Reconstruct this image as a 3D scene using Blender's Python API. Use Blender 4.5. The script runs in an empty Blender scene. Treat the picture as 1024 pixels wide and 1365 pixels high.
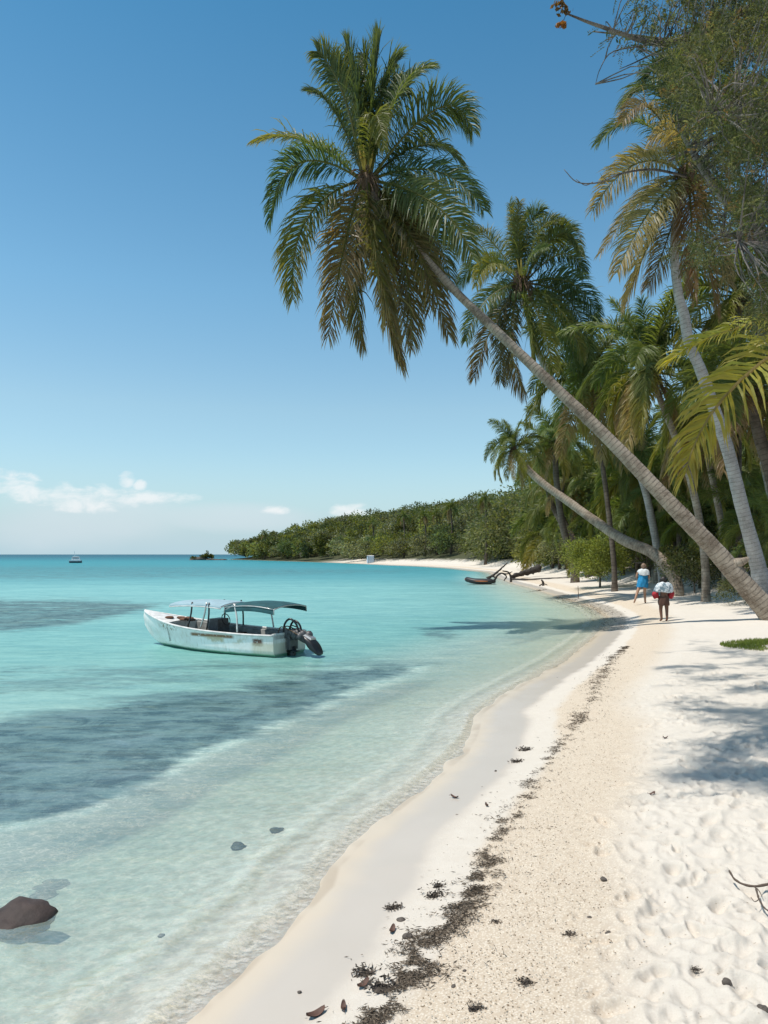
import bpy, math, random
import numpy as np
from mathutils import Vector, Matrix
R = math.radians
rng = np.random.default_rng(11)
random.seed(5)
scene = bpy.context.scene
COL = scene.collection

# ------------------------------------------------------------------ camera geometry (photo 1024x1365, eye 2.4 m above the sea)
F = 985.8; CX = 512.0; HY = 739.0; EYE = 2.4
def W(px, py, Y):
    """world point seen at a photo pixel at distance Y"""
    return np.array([(px - CX) / F * Y, Y, EYE - (py - HY) / F * Y])
def sea(px, py):
    return W(px, py, EYE * F / (py - HY))
def unit(v):
    v = np.asarray(v, float); n = np.linalg.norm(v, axis=-1, keepdims=True); return v / np.maximum(n, 1e-9)
def sstep(a, b, x):
    t = np.clip((x - a) / (b - a), 0, 1); return t * t * (3 - 2 * t)

# ------------------------------------------------------------------ value noise
_P = np.random.default_rng(3).random((256, 256))
def vnoise(x, y):
    xi = np.floor(x).astype(int); yi = np.floor(y).astype(int); fx = x - xi; fy = y - yi
    fx = fx * fx * (3 - 2 * fx); fy = fy * fy * (3 - 2 * fy)
    a = _P[xi & 255, yi & 255]; b = _P[(xi + 1) & 255, yi & 255]; c = _P[xi & 255, (yi + 1) & 255]; d = _P[(xi + 1) & 255, (yi + 1) & 255]
    return (a * (1 - fx) + b * fx) * (1 - fy) + (c * (1 - fx) + d * fx) * fy - 0.5
def fbm(x, y, o=4):
    s = 0; a = 1
    for k in range(o):
        s = s + a * vnoise(x + 17.3 * k, y - 9.1 * k); x = x * 2.03; y = y * 2.03; a *= 0.5
    return s

# ------------------------------------------------------------------ shoreline and land height
SHORE_PX = [(255,1365),(350,1272),(438,1186),(446,1160),(500,1104),(560,1058),(620,1006),(634,982),(640,955),(672,930),(720,902),
            (760,878),(794,850),(808,834),(810,824),(792,811),(745,796),(708,784),(684,778),(664,770),(652,763),(600,757.5),(560,755),
            (520,753.6),(490,752),(440,750),(380,748),(312,746)]
_sh = [sea(*p)[:2] for p in SHORE_PX]
POLY = np.array([(-400,-600),(-30,-80),(-7,-14),(-3.2,-3),(-1.75,1.5)] + [tuple(p) for p in _sh] +
                [(-75,352),(-70,372),(-30,400),(60,470),(400,900),(4000,5000),(6000,-600)])
def signed_d(x, y):
    x = np.asarray(x, float).ravel(); y = np.asarray(y, float).ravel()
    best = np.full(x.shape, 1e18); inside = np.zeros(x.shape, bool); n = len(POLY)
    for i in range(n):
        a = POLY[i]; b = POLY[(i + 1) % n]; ab = b - a
        t = np.clip(((x - a[0]) * ab[0] + (y - a[1]) * ab[1]) / (ab @ ab), 0, 1)
        dx = x - a[0] - t * ab[0]; dy = y - a[1] - t * ab[1]
        best = np.minimum(best, dx * dx + dy * dy)
        if a[1] != b[1]:
            c = ((a[1] > y) != (b[1] > y)) & (x < ab[0] * (y - a[1]) / ab[1] + a[0])
            inside ^= c
    return np.where(inside, 1, -1) * np.sqrt(best)
def land_z(d, x, y):
    z = np.interp(d, [-400, -120, -40, -15, -6, -3, -1.2, -.35, 0, 0.6, 1.5, 2.5, 4.5, 8, 14, 40, 200], [-9, -5, -2.4, -1.5, -0.75, -0.42, -0.15, -.035, .022, 0.10, 0.23, 0.36, 0.52, 0.75, 1.0, 1.8, 3.0])
    z = z + 0.75 * sstep(4.6, 8.5, d) * sstep(12, 20, y) * sstep(300, 90, y)
    z = z + 9.5 * sstep(5, 50, d) * sstep(60, 150, y)
    z = z + 0.10 * sstep(1.2, 3.0, d) * fbm(x * 0.45, y * 0.45, 3) * sstep(400, 40, y)
    return z
def ground_z(x, y):
    d = signed_d([x], [y]); return float(land_z(d, np.array([x]), np.array([y]))[0])
def G(px, py, lift=0.0):
    """where the sight line of a photo pixel meets the sand"""
    Y = np.geomspace(2.5, 400, 1500); x = (px - CX) / F * Y; z = EYE - (py - HY) / F * Y
    g = np.maximum(land_z(signed_d(x, Y), x, Y), -9 if lift == -1 else -9)
    k = int(np.argmax(z < g)) if (z < g).any() else len(Y) - 1
    return np.array([x[k], Y[k], g[k]])

# ------------------------------------------------------------------ mesh builder
class MB:
    def __init__(s): s.v = []; s.c = []; s.q = []; s.t = []; s.qm = []; s.tm = []; s.al = []; s.n = 0
    def add(s, v, quads=None, tris=None, col=(1, 1, 1), mat=0, al=None):
        v = np.asarray(v, float).reshape(-1, 3); col = np.asarray(col, float)
        if col.ndim == 1: col = np.tile(col, (len(v), 1))
        s.v.append(v); s.c.append(col); s.al.append(np.zeros(len(v)) if al is None else np.asarray(al, float))
        if quads is not None and len(quads): q = np.asarray(quads, int).reshape(-1, 4); s.q.append(q + s.n); s.qm.append(np.full(len(q), mat))
        if tris is not None and len(tris): t = np.asarray(tris, int).reshape(-1, 3); s.t.append(t + s.n); s.tm.append(np.full(len(t), mat))
        s.n += len(v); return s
    def mesh(s, name, mats, smooth=False):
        v = np.concatenate(s.v); c = np.concatenate(s.c); al = np.concatenate(s.al)
        q = np.concatenate(s.q) if s.q else np.zeros((0, 4), int); t = np.concatenate(s.t) if s.t else np.zeros((0, 3), int)
        me = bpy.data.meshes.new(name); me.vertices.add(len(v)); me.vertices.foreach_set('co', v.ravel())
        me.loops.add(q.size + t.size); me.loops.foreach_set('vertex_index', np.concatenate([q.ravel(), t.ravel()]).astype(np.int32))
        nf = len(q) + len(t); me.polygons.add(nf)
        st = np.concatenate([np.arange(len(q)) * 4, q.size + np.arange(len(t)) * 3]); me.polygons.foreach_set('loop_start', st.astype(np.int32))
        mi = np.concatenate((s.qm or [np.zeros(0)]) + (s.tm or [np.zeros(0)])).astype(np.int32); me.polygons.foreach_set('material_index', mi)
        me.polygons.foreach_set('use_smooth', np.full(nf, bool(smooth)))
        a = me.attributes.new('Col', 'FLOAT_COLOR', 'POINT'); a.data.foreach_set('color', np.c_[c, np.ones(len(c))].astype(np.float32).ravel())
        a = me.attributes.new('along', 'FLOAT', 'POINT'); a.data.foreach_set('value', al.astype(np.float32))
        for m in (mats if isinstance(mats, (list, tuple)) else [mats]): me.materials.append(m)
        me.update(calc_edges=True); me.validate(); return me
    def build(s, name, mats, parent=None, smooth=False, loc=None):
        o = bpy.data.objects.new(name, s.mesh(name, mats, smooth)); COL.objects.link(o)
        if parent: o.parent = parent
        if loc is not None: o.location = loc
        return o

def tag(o, label=None, cat=None, group=None, kind=None):
    if label: o['label'] = label
    if cat: o['category'] = cat
    if group: o['group'] = group
    if kind: o['kind'] = kind
    return o
def thing(name, label, cat, loc=(0, 0, 0), rz=0, group=None):
    o = bpy.data.objects.new(name, None); COL.objects.link(o); o.empty_display_size = 0.2
    o.location = [float(a) for a in loc]; o.rotation_euler = (0, 0, rz); return tag(o, label, cat, group)

def spline(pts, n):
    """Catmull-Rom through points (rows may carry extra columns)"""
    p = np.asarray(pts, float); m = len(p)
    if m == 2: return p[0] + np.linspace(0, 1, n)[:, None] * (p[1] - p[0])
    e = np.vstack([2 * p[0] - p[1], p, 2 * p[-1] - p[-2]])
    u = np.linspace(0, m - 1 - 1e-9, n); i = u.astype(int); f = (u - i)[:, None]
    a, b, c, d = e[i], e[i + 1], e[i + 2], e[i + 3]
    return 0.5 * (2 * b + (c - a) * f + (2 * a - 5 * b + 4 * c - d) * f ** 2 + (3 * b - a - 3 * c + d) * f ** 3)
def tube(path, rad, sides=8, cap=True):
    p = np.asarray(path, float); n = len(p); rad = np.broadcast_to(np.asarray(rad, float), (n,))
    T = unit(np.gradient(p, axis=0)); ref = np.array([0, 0, 1.0]) if abs(T[0][2]) < 0.9 else np.array([1.0, 0, 0])
    A = np.zeros((n, 3)); a = ref
    for i in range(n):
        a = a - (a @ T[i]) * T[i]; a = a / max(np.linalg.norm(a), 1e-9); A[i] = a
    B = np.cross(T, A); th = np.arange(sides) / sides * 2 * np.pi
    v = p[:, None] + rad[:, None, None] * (np.cos(th)[None, :, None] * A[:, None] + np.sin(th)[None, :, None] * B[:, None])
    i = np.arange(n - 1)[:, None] * sides; j = np.arange(sides)[None]; k = (j + 1) % sides
    q = np.stack([i + j, i + k, i + sides + k, i + sides + j], -1).reshape(-1, 4)
    L = np.r_[0, np.cumsum(np.linalg.norm(np.diff(p, axis=0), axis=1))]
    v = v.reshape(-1, 3); al = np.repeat(L, sides); t = []
    if cap:
        v = np.vstack([v, p[0], p[-1]]); al = np.r_[al, 0, L[-1]]; c0 = n * sides; l0 = (n - 1) * sides
        t = [(c0, (j + 1) % sides, j) for j in range(sides)] + [(c0 + 1, l0 + j, l0 + (j + 1) % sides) for j in range(sides)]
    return v, q, np.array(t, int).reshape(-1, 3), al
def add_tube(mb, path, rad, sides=8, col=(1, 1, 1), mat=0, cap=True):
    v, q, t, al = tube(path, rad, sides, cap); mb.add(v, q, t, col, mat, al)
def add_box(mb, c, s, rot=None, col=(1, 1, 1), mat=0, taper=1.0):
    x, y, z = np.array(s) / 2
    v = np.array([(-x,-y,-z),(x,-y,-z),(x,y,-z),(-x,y,-z),(-x*taper,-y*taper,z),(x*taper,-y*taper,z),(x*taper,y*taper,z),(-x*taper,y*taper,z)])
    if rot is not None: v = v @ np.array(Matrix.Rotation(rot[1], 3, rot[0])).T
    mb.add(v + np.array(c), [(0,3,2,1),(4,5,6,7),(0,1,5,4),(1,2,6,5),(2,3,7,6),(3,0,4,7)], None, col, mat)
def ellipsoid(c, r, nu=12, nv=8, rough=0.0, seed=0):
    u = np.arange(nu) / nu * 2 * np.pi; w = np.linspace(0, np.pi, nv + 1)[1:-1]
    v = np.stack([np.sin(w)[:, None] * np.cos(u), np.sin(w)[:, None] * np.sin(u), np.repeat(np.cos(w)[:, None], nu, 1)], -1).reshape(-1, 3)
    v = np.vstack([v, (0, 0, 1), (0, 0, -1)]); m = nv - 1
    if rough:
        g = np.random.default_rng(seed)
        for k in range(5):
            dd = unit(g.normal(size=3)); v = v * (1 + rough * g.uniform(-.5, .5) * np.tanh(3 * (v @ dd)))[:, None]
    q = [(i * nu + j, (i + 1) * nu + j, (i + 1) * nu + (j + 1) % nu, i * nu + (j + 1) % nu) for i in range(m - 1) for j in range(nu)]
    t = [(m * nu, j, (j + 1) % nu) for j in range(nu)] + [(m * nu + 1, (m - 1) * nu + (j + 1) % nu, (m - 1) * nu + j) for j in range(nu)]
    return v * np.array(r) + np.array(c), q, t
def add_ell(mb, c, r, nu=12, nv=8, rough=0.0, seed=0, col=(1, 1, 1), mat=0):
    v, q, t = ellipsoid(c, r, nu, nv, rough, seed); mb.add(v, q, t, col, mat)
def loft(mb, rings, col=(1, 1, 1), mat=0, closed=True, cap=True):
    n = len(rings); k = len(rings[0]); v = np.array(rings, float).reshape(-1, 3); q = []
    for i in range(n - 1):
        for j in range(k if closed else k - 1):
            q.append((i * k + j, i * k + (j + 1) % k, (i + 1) * k + (j + 1) % k, (i + 1) * k + j))
    t = []
    if cap and closed:
        v = np.vstack([v, v[:k].mean(0), v[-k - 0:].mean(0) if False else np.array(rings[-1]).mean(0)])
        t = [(n * k, (j + 1) % k, j) for j in range(k)] + [(n * k + 1, (n - 1) * k + j, (n - 1) * k + (j + 1) % k) for j in range(k)]
    mb.add(v, q, t, col, mat)
def diamonds(mb, c, d, l, w, col, mat=0, g=None):
    """one small leaf-shaped face at each centre"""
    g = g or rng; n = len(c); d = unit(d); s = unit(np.cross(d, g.normal(size=(n, 3))))
    l = np.broadcast_to(l, (n,))[:, None]; w = np.broadcast_to(w, (n,))[:, None]
    v = np.stack([c - d * l / 2, c + s * w / 2 - d * l * .05, c + d * l / 2, c - s * w / 2 - d * l * .05], 1).reshape(-1, 3)
    q = np.arange(n * 4).reshape(-1, 4); mb.add(v, q, None, np.repeat(col, 4, 0), mat)

# ------------------------------------------------------------------ materials
def mat_new(name):
    m = bpy.data.materials.new(name); m.use_nodes = True; nt = m.node_tree; nt.nodes.clear()
    out = nt.nodes.new('ShaderNodeOutputMaterial'); return m, nt, out
class NT:
    def __init__(s, nt): s.nt = nt
    def n(s, t, **kw):
        x = s.nt.nodes.new('ShaderNode' + t)
        for k, v in kw.items():
            if k.startswith('i_'): x.inputs[k[2:].replace('_', ' ')].default_value = v
            else: setattr(x, k, v)
        return x
    def l(s, a, b): s.nt.links.new(a, b)
    def math(s, op, a, b=None, clamp=False, c=None):
        x = s.n('Math', operation=op, use_clamp=clamp)
        for i, v in enumerate((a, b, c)):
            if v is None: continue
            if isinstance(v, (int, float)): x.inputs[i].default_value = v
            else: s.l(v, x.inputs[i])
        return x.outputs[0]
    def mix(s, f, a, b, blend='MIX'):
        x = s.n('Mix', data_type='RGBA', blend_type=blend)
        for i, v in ((0, f), (6, a), (7, b)):
            if isinstance(v, (int, float)): x.inputs[i].default_value = v
            elif isinstance(v, tuple): x.inputs[i].default_value = (*v, 1) if len(v) == 3 else v
            else: s.l(v, x.inputs[i])
        return x.outputs[2]
    def attr(s, name): return s.n('Attribute', attribute_name=name)
    def noise(s, vec, scale, detail=4, rough=.5, dist=0):
        x = s.n('TexNoise'); x.inputs['Scale'].default_value = scale; x.inputs['Detail'].default_value = detail
        x.inputs['Roughness'].default_value = rough; x.inputs['Distortion'].default_value = dist
        if vec is not None: s.l(vec, x.inputs['Vector'])
        return x.outputs['Fac']
    def ss(s, v, a, b):
        x = s.n('MapRange', interpolation_type='SMOOTHSTEP'); x.inputs[1].default_value = a; x.inputs[2].default_value = b; s.l(v, x.inputs[0]); return x.outputs[0]
    def ramp(s, v, stops):
        x = s.n('ValToRGB'); cr = x.color_ramp
        while len(cr.elements) < len(stops): cr.elements.new(0.5)
        for e, (p, c) in zip(cr.elements, stops): e.position = p; e.color = (*c, 1)
        s.l(v, x.inputs[0]); return x.outputs[0]
    def bump(s, h, strength, dist, normal=None):
        x = s.n('Bump'); x.inputs['Strength'].default_value = strength; x.inputs['Distance'].default_value = dist; s.l(h, x.inputs['Height'])
        if normal is not None: s.l(normal, x.inputs['Normal'])
        return x.outputs['Normal']
def simple(name, col, rough=.6, metal=0, spec=.5, var=.25, scale=6, bump=.1, bscale=40, usecol=False, coat=0):
    m, nt, out = mat_new(name); t = NT(nt); tc = t.n('TexCoord').outputs['Object']
    p = t.n('BsdfPrincipled'); p.inputs['Roughness'].default_value = rough; p.inputs['Metallic'].default_value = metal; p.inputs['Specular IOR Level'].default_value = spec
    p.inputs['Coat Weight'].default_value = coat
    base = t.attr('Col').outputs['Color'] if usecol else col
    nz = t.noise(tc, scale, 5, .6); f = t.ss(nz, .3, .7)
    dark = t.mix(1.0, base, (1 - var, 1 - var, 1 - var), 'MULTIPLY')
    t.l(t.mix(f, dark, base), p.inputs['Base Color'])
    if bump: t.l(t.bump(t.noise(tc, bscale, 4, .6), bump, .01), p.inputs['Normal'])
    t.l(p.outputs[0], out.inputs[0]); return m
def foliage(name, trans=.35, rough=.45, spec=.35, warm=(1.5, 1.35, .5), jit=.12):
    m, nt, out = mat_new(name); t = NT(nt); c = t.attr('Col').outputs['Color']; oi = t.n('ObjectInfo').outputs['Random']
    hs = t.n('HueSaturation'); t.l(c, hs.inputs['Color']); t.l(t.math('MULTIPLY_ADD', oi, .03, c=.485), hs.inputs['Hue']); t.l(t.math('MULTIPLY_ADD', oi, jit * 2, c=1 - jit), hs.inputs['Value'])
    p = t.n('BsdfPrincipled'); p.inputs['Roughness'].default_value = rough; p.inputs['Specular IOR Level'].default_value = spec; t.l(hs.outputs[0], p.inputs['Base Color'])
    tr = t.n('BsdfTranslucent'); t.l(t.mix(1.0, hs.outputs[0], warm, 'MULTIPLY'), tr.inputs['Color'])
    mx = t.n('MixShader'); mx.inputs[0].default_value = trans; t.l(p.outputs[0], mx.inputs[1]); t.l(tr.outputs[0], mx.inputs[2]); t.l(mx.outputs[0], out.inputs[0]); return m
def bark_mat(name, a, b, ring=9.0, bumpd=.02):
    m, nt, out = mat_new(name); t = NT(nt); tc = t.n('TexCoord').outputs['Object']; al = t.attr('along').outputs['Fac']
    n1 = t.noise(tc, 3, 5, .6); n2 = t.noise(tc, 25, 4, .65)
    w = t.math('FRACT', t.math('ADD', t.math('MULTIPLY', al, ring), t.math('MULTIPLY', n1, 1.1)))
    gro = t.ss(w, .0, .22)
    col = t.mix(t.ss(t.math('ADD', t.math('MULTIPLY', n1, .5), t.math('MULTIPLY', t.noise(tc, .9, 5, .65), .5)), .38, .60), a, b); col = t.mix(t.math('MULTIPLY', t.math('SUBTRACT', 1.0, gro), .7), col, tuple(x * .45 for x in a)); col = t.mix(t.math('MULTIPLY', t.ss(n2, .5, .75), .5), col, tuple(min(1, x * 1.4) for x in b))
    p = t.n('BsdfPrincipled'); p.inputs['Roughness'].default_value = .85; p.inputs['Specular IOR Level'].default_value = .2; t.l(col, p.inputs['Base Color'])
    h = t.math('ADD', t.math('MULTIPLY', gro, .7), n2); t.l(t.bump(h, .6, bumpd), p.inputs['Normal']); t.l(p.outputs[0], out.inputs[0]); return m

M = {}
M['frond'] = foliage('frond_leaf', .50, .46, .38)
M['leaf'] = foliage('broad_leaf', .45, .5, .3)
M['fine_leaf'] = foliage('fine_leaf', .5, .55, .25)
M['palm_bark'] = bark_mat('palm_bark', (.17, .13, .097), (.37, .31, .245), 7.5)
M['grey_bark'] = bark_mat('grey_palm_bark', (.27, .25, .23), (.42, .395, .37), 7.5)
M['dark_bark'] = bark_mat('dark_bark', (.085, .066, .05), (.16, .128, .1), 5)
M['limb_bark'] = bark_mat('limb_bark', (.10, .085, .075), (.20, .18, .16), 2.0)
M['tree_bark'] = bark_mat('tree_bark', (.16, .135, .115), (.3, .27, .24), 2.0)
M['fibre'] = simple('palm_fibre', (.13, .08, .045), .9, bump=.8, bscale=60)
M['coconut'] = simple('coconut_green', (.13, .16, .04), .45)
M['spathe'] = simple('spathe_yellow', (.45, .33, .05), .5)
M['drift'] = simple('driftwood', (.045, .036, .03), .85, var=.5, bump=.8, bscale=25)
M['stone'] = simple('stone', (.13, .105, .085), .7, var=.5, bump=.8, bscale=30)
M['weed'] = simple('dried_seaweed', (1, 1, 1), .8, usecol=True, bump=.3)
M['twig'] = simple('twig', (.10, .07, .05), .8)
# ------------------------------------------------------------------ ground and sea (one sheet each, denser near the viewer)
def fan(radii, angs):
    a, r = np.meshgrid(angs, radii); return r * np.sin(a), r * np.cos(a)
def grid_mesh(name, x, y, z, keep=None, attrs={}):
    nr, na = x.shape; v = np.stack([x, y, z], -1).reshape(-1, 3)
    i = np.arange(nr - 1)[:, None] * na; j = np.arange(na - 1)[None]
    q = np.stack([i + j, i + j + 1, i + na + j + 1, i + na + j], -1).reshape(-1, 4)
    q = q[:, ::-1]
    if keep is not None:
        q = q[keep.ravel()[q].any(1)]; used = np.zeros(len(v), bool); used[q.ravel()] = True
        idx = np.cumsum(used) - 1; v = v[used]; q = idx[q]; attrs = {k: a.reshape(len(used), -1)[used] for k, a in attrs.items()}
    me = bpy.data.meshes.new(name); me.vertices.add(len(v)); me.vertices.foreach_set('co', v.ravel())
    me.loops.add(q.size); me.loops.foreach_set('vertex_index', q.ravel().astype(np.int32)); me.polygons.add(len(q))
    me.polygons.foreach_set('loop_start', (np.arange(len(q)) * 4).astype(np.int32)); me.polygons.foreach_set('use_smooth', np.ones(len(q), bool))
    for k, a in attrs.items():
        a = a.reshape(len(v), -1)
        if a.shape[1] == 1: t = me.attributes.new(k, 'FLOAT', 'POINT'); t.data.foreach_set('value', a.astype(np.float32).ravel())
        else: t = me.attributes.new(k, 'FLOAT_COLOR', 'POINT'); t.data.foreach_set('color', np.c_[a, np.ones(len(a))].astype(np.float32).ravel())
    me.update(calc_edges=True); o = bpy.data.objects.new(name, me); COL.objects.link(o); return o
FA = np.concatenate([np.arange(-180, -40, 3), np.arange(-40, -30, .5), np.arange(-30, 30, .075), np.arange(30, 40, .5), np.arange(40, 180.1, 3)]) * math.pi / 180
def geo(a, b, k): return a * k ** np.arange(int(math.log(b / a) / math.log(k)) + 1)
RG = np.concatenate([geo(.2, 3, 1.12), geo(3.05, 11, 1.003), geo(11.1, 40, 1.006), geo(40.3, 420, 1.02), geo(430, 16000, 1.12)])
x, y = fan(RG, FA); d = signed_d(x, y).reshape(x.shape)
z = land_z(d.ravel(), x.ravel(), y.ravel()).reshape(x.shape)
# trodden soft sand: dents with raised rims
soft = sstep(1.75, 2.3, d + .25 * fbm(x * 1.7, y * 1.7, 2)) * sstep(16, 9, y)
near = (d > 1.4) & (y < 15) & (y > 2.5) & (np.abs(x) < .62 * y + .5)
nx = x[near]; ny = y[near]; dz = np.zeros(nx.shape)
g = np.random.default_rng(21); order = np.argsort(ny); sy = ny[order]
sx = nx[order]; sdz = np.zeros(sx.shape)
for k in range(1900):
    Yd = 2.9 * (13 / 2.9) ** g.random(); Xd = g.uniform(-.1, .56) * Yd
    dd = signed_d([Xd], [Yd])[0]
    if dd < 1.75 or g.random() > sstep(1.6, 2.4, dd) : continue
    a = g.uniform(.045, .10); b = a * g.uniform(.42, .75); th = g.normal(.5, .7) + (math.pi if g.random() < .5 else 0); h = g.uniform(.010, .042) * (.55 + .75 * (g.random() < .3))
    i0, i1 = np.searchsorted(sy, [Yd - 3 * a, Yd + 3 * a]); ux = sx[i0:i1] - Xd; uy = sy[i0:i1] - Yd
    wob = 1 + .25 * vnoise(sx[i0:i1] * 14, sy[i0:i1] * 14)
    p_ = (ux * math.sin(th) + uy * math.cos(th)) / a; q_ = (ux * math.cos(th) - uy * math.sin(th)) / b; r2 = (p_ * p_ + q_ * q_) * wob
    h *= .55; sdz[i0:i1] += -h * np.exp(-r2 ** 1.9 * .85) + h * .55 * np.exp(-(np.sqrt(r2) - 1.45) ** 2 * 5) * (1 + .6 * np.tanh(p_))
dz[order] = sdz; zz = z.copy(); zz[near] += np.clip(dz, -.07, .05)
zz += soft * (.018 * fbm(x * 3.2, y * 3.2, 3) + .008 * fbm(x * 11, y * 11, 4) + .006 * np.abs(fbm(x * 26, y * 26, 2)))
band = sstep(1.0, 1.3, d) * sstep(40, 10, y); zz += band * (.006 * fbm(x * 14, y * 14, 3))
# sea bed ripples
bed = sstep(-.1, -.6, d) * sstep(30, 8, y); zz += bed * .02 * fbm(x * 2.2, y * 2.2, 3)
zz += .030 * fbm(x * 1.4 + 2, y * 1.4, 3) * np.exp(-(d / .35) ** 2) * sstep(30, 10, y)
_rk = sea(6, 1233); zz += .165 * np.exp(-((x - _rk[0]) ** 2 + (y - _rk[1]) ** 2) / .075)
gr = grid_mesh('ground', x, y, zz, None, {'shore': d.reshape(-1, 1)})
tag(gr, 'white sand beach running down into the shallow sea bed', 'beach', kind='structure')

m, nt, out = mat_new('sand'); t = NT(nt); pos = t.n('NewGeometry').outputs['Position']; D = t.attr('shore').outputs['Fac']
n_big = t.noise(pos, 1.3, 4, .55); n_mid = t.noise(pos, 9, 5, .6); n_fine = t.noise(pos, 120, 3, .7); n_gr = t.noise(pos, 420, 2, .7)
Dn = t.math('ADD', D, t.math('MULTIPLY', t.math('SUBTRACT', n_big, .5), .35))
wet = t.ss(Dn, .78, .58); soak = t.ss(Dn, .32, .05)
dry = t.mix(n_mid, (.60, .54, .46), (.68, .625, .55))
dry = t.mix(t.math('MULTIPLY', t.ss(n_fine, .45, .75), .35), dry, (.50, .42, .335))
shell = t.math('MULTIPLY', t.ss(Dn, 1.0, 1.15), t.ss(Dn, 2.35, 1.75))
vo = t.n('TexVoronoi', feature='F1'); t.l(pos, vo.inputs['Vector']); vo.inputs['Scale'].default_value = 70
shc = t.mix(t.ss(vo.outputs['Distance'], .2, .6), (.72, .63, .51), (.54, .43, .31)); shc = t.mix(t.math('MULTIPLY', t.ss(n_mid, .5, .72), .45), shc, (.46, .345, .23))
col = t.mix(t.math('MULTIPLY', shell, .75), dry, shc)
wetc = t.mix(n_big, (.45, .40, .34), (.52, .465, .405)); col = t.mix(wet, col, wetc)
col = t.mix(soak, col, (.56, .475, .37)); edge = t.math('MULTIPLY', t.ss(D, .06, .02), t.ss(D, -.10, -.04)); col = t.mix(t.math('MULTIPLY', edge, t.math('MULTIPLY', t.ss(n_big, .42, .6), .6)), col, (.40, .32, .23))  # dark edge line paints the wave lip's shade into the soaked sand
bedc = t.mix(t.ss(n_mid, .35, .65), (.52, .465, .36), (.68, .63, .51)); col = t.mix(t.ss(D, .0, -.3), col, bedc)
# leaf litter under the trees
sx_ = t.n('SeparateXYZ'); t.l(pos, sx_.inputs[0])
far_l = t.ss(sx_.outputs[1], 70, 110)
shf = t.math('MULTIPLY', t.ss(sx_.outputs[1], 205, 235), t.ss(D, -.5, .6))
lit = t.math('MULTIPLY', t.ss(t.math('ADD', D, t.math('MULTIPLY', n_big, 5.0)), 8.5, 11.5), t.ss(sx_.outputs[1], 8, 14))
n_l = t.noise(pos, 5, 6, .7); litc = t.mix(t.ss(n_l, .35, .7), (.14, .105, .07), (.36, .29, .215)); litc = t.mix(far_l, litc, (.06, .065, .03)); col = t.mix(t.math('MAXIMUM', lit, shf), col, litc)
sp = t.n('TexVoronoi', feature='F1'); t.l(pos, sp.inputs['Vector']); sp.inputs['Scale'].default_value = 24
spk = t.math('MULTIPLY', t.ss(sp.outputs['Distance'], .13, .07), t.math('SUBTRACT', 1.0, wet)); spk = t.math('MULTIPLY', spk, t.ss(n_mid, .52, .6)); spk = t.math('MULTIPLY', spk, t.ss(D, .6, 1.0)); col = t.mix(t.math('MULTIPLY', spk, .6), col, (.22, .16, .11))
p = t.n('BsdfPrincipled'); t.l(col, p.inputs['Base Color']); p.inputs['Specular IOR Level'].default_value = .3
t.l(t.math('SUBTRACT', .92, t.math('MULTIPLY', wet, .58)), p.inputs['Roughness'])
dryf = t.math('MULTIPLY', t.math('SUBTRACT', 1.0, wet), t.ss(D, .3, .8))
hh = t.math('ADD', t.math('MULTIPLY', n_fine, .5), t.math('ADD', n_mid, t.math('MULTIPLY', n_gr, .35)))
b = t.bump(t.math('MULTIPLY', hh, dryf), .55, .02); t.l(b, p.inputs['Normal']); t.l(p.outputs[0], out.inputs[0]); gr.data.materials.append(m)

# ---- sea
RW = np.concatenate([geo(2.6, 14, 1.0035), geo(14.05, 60, 1.007), geo(60.5, 420, 1.03), geo(430, 30000, 1.15)])
x, y = fan(RW, FA); d = signed_d(x, y).reshape(x.shape)
wob = .16 * fbm(x * .9 + 5, y * .9, 2) * sstep(40, 10, y); dw = d + wob
fade = sstep(-.02, -1.2, d) * sstep(60, 15, y)
z = fade * (.013 * fbm(x * 1.6 + y * .7, y * 1.9 - x * .5, 3) + .005 * fbm(x * 5 + y * 2, y * 6, 2)) + .012
# small breaking lip along the edge and a second low swell behind it
amp = .5 + .5 * np.clip(2.2 * vnoise(x * .45 + 3.1, y * .45 + .7) + .5, 0, 1)
z += amp * .045 * np.exp(-((d + .20 + .3 * wob) / np.where(d + .20 + .3 * wob > 0, .07, .18)) ** 2) * sstep(45, 8, y)
z +=   .030 * np.exp(-((d + .62 + 1.3 * wob) / .10) ** 2) * sstep(12, 5, y)
z += 0
px = CX + F * x / np.maximum(y, .5); py = HY + F * EYE / np.maximum(y, .5)   # where each point of the sea lies, for laying out the sea-grass beds
def pdist(P):
    P = np.array(P, float); best = np.full(x.shape, 1e18); ins = np.zeros(x.shape, bool); n = len(P)
    ok = (y > 2)
    for i in range(n):
        a, b_ = P[i], P[(i + 1) % n]; ab = b_ - a; tt = np.clip(((px - a[0]) * ab[0] + (py - a[1]) * ab[1]) / (ab @ ab), 0, 1)
        ex = (px - a[0] - tt * ab[0]) / 3.0; ey = py - a[1] - tt * ab[1]; best = np.minimum(best, ex * ex + ey * ey)
        if a[1] != b_[1]: ins ^= ((a[1] > py) != (b_[1] > py)) & (px < ab[0] * (py - a[1]) / ab[1] + a[0])
    return np.where(ins, 1, -1) * np.sqrt(best) * np.where(ok, 1, 1)
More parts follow.
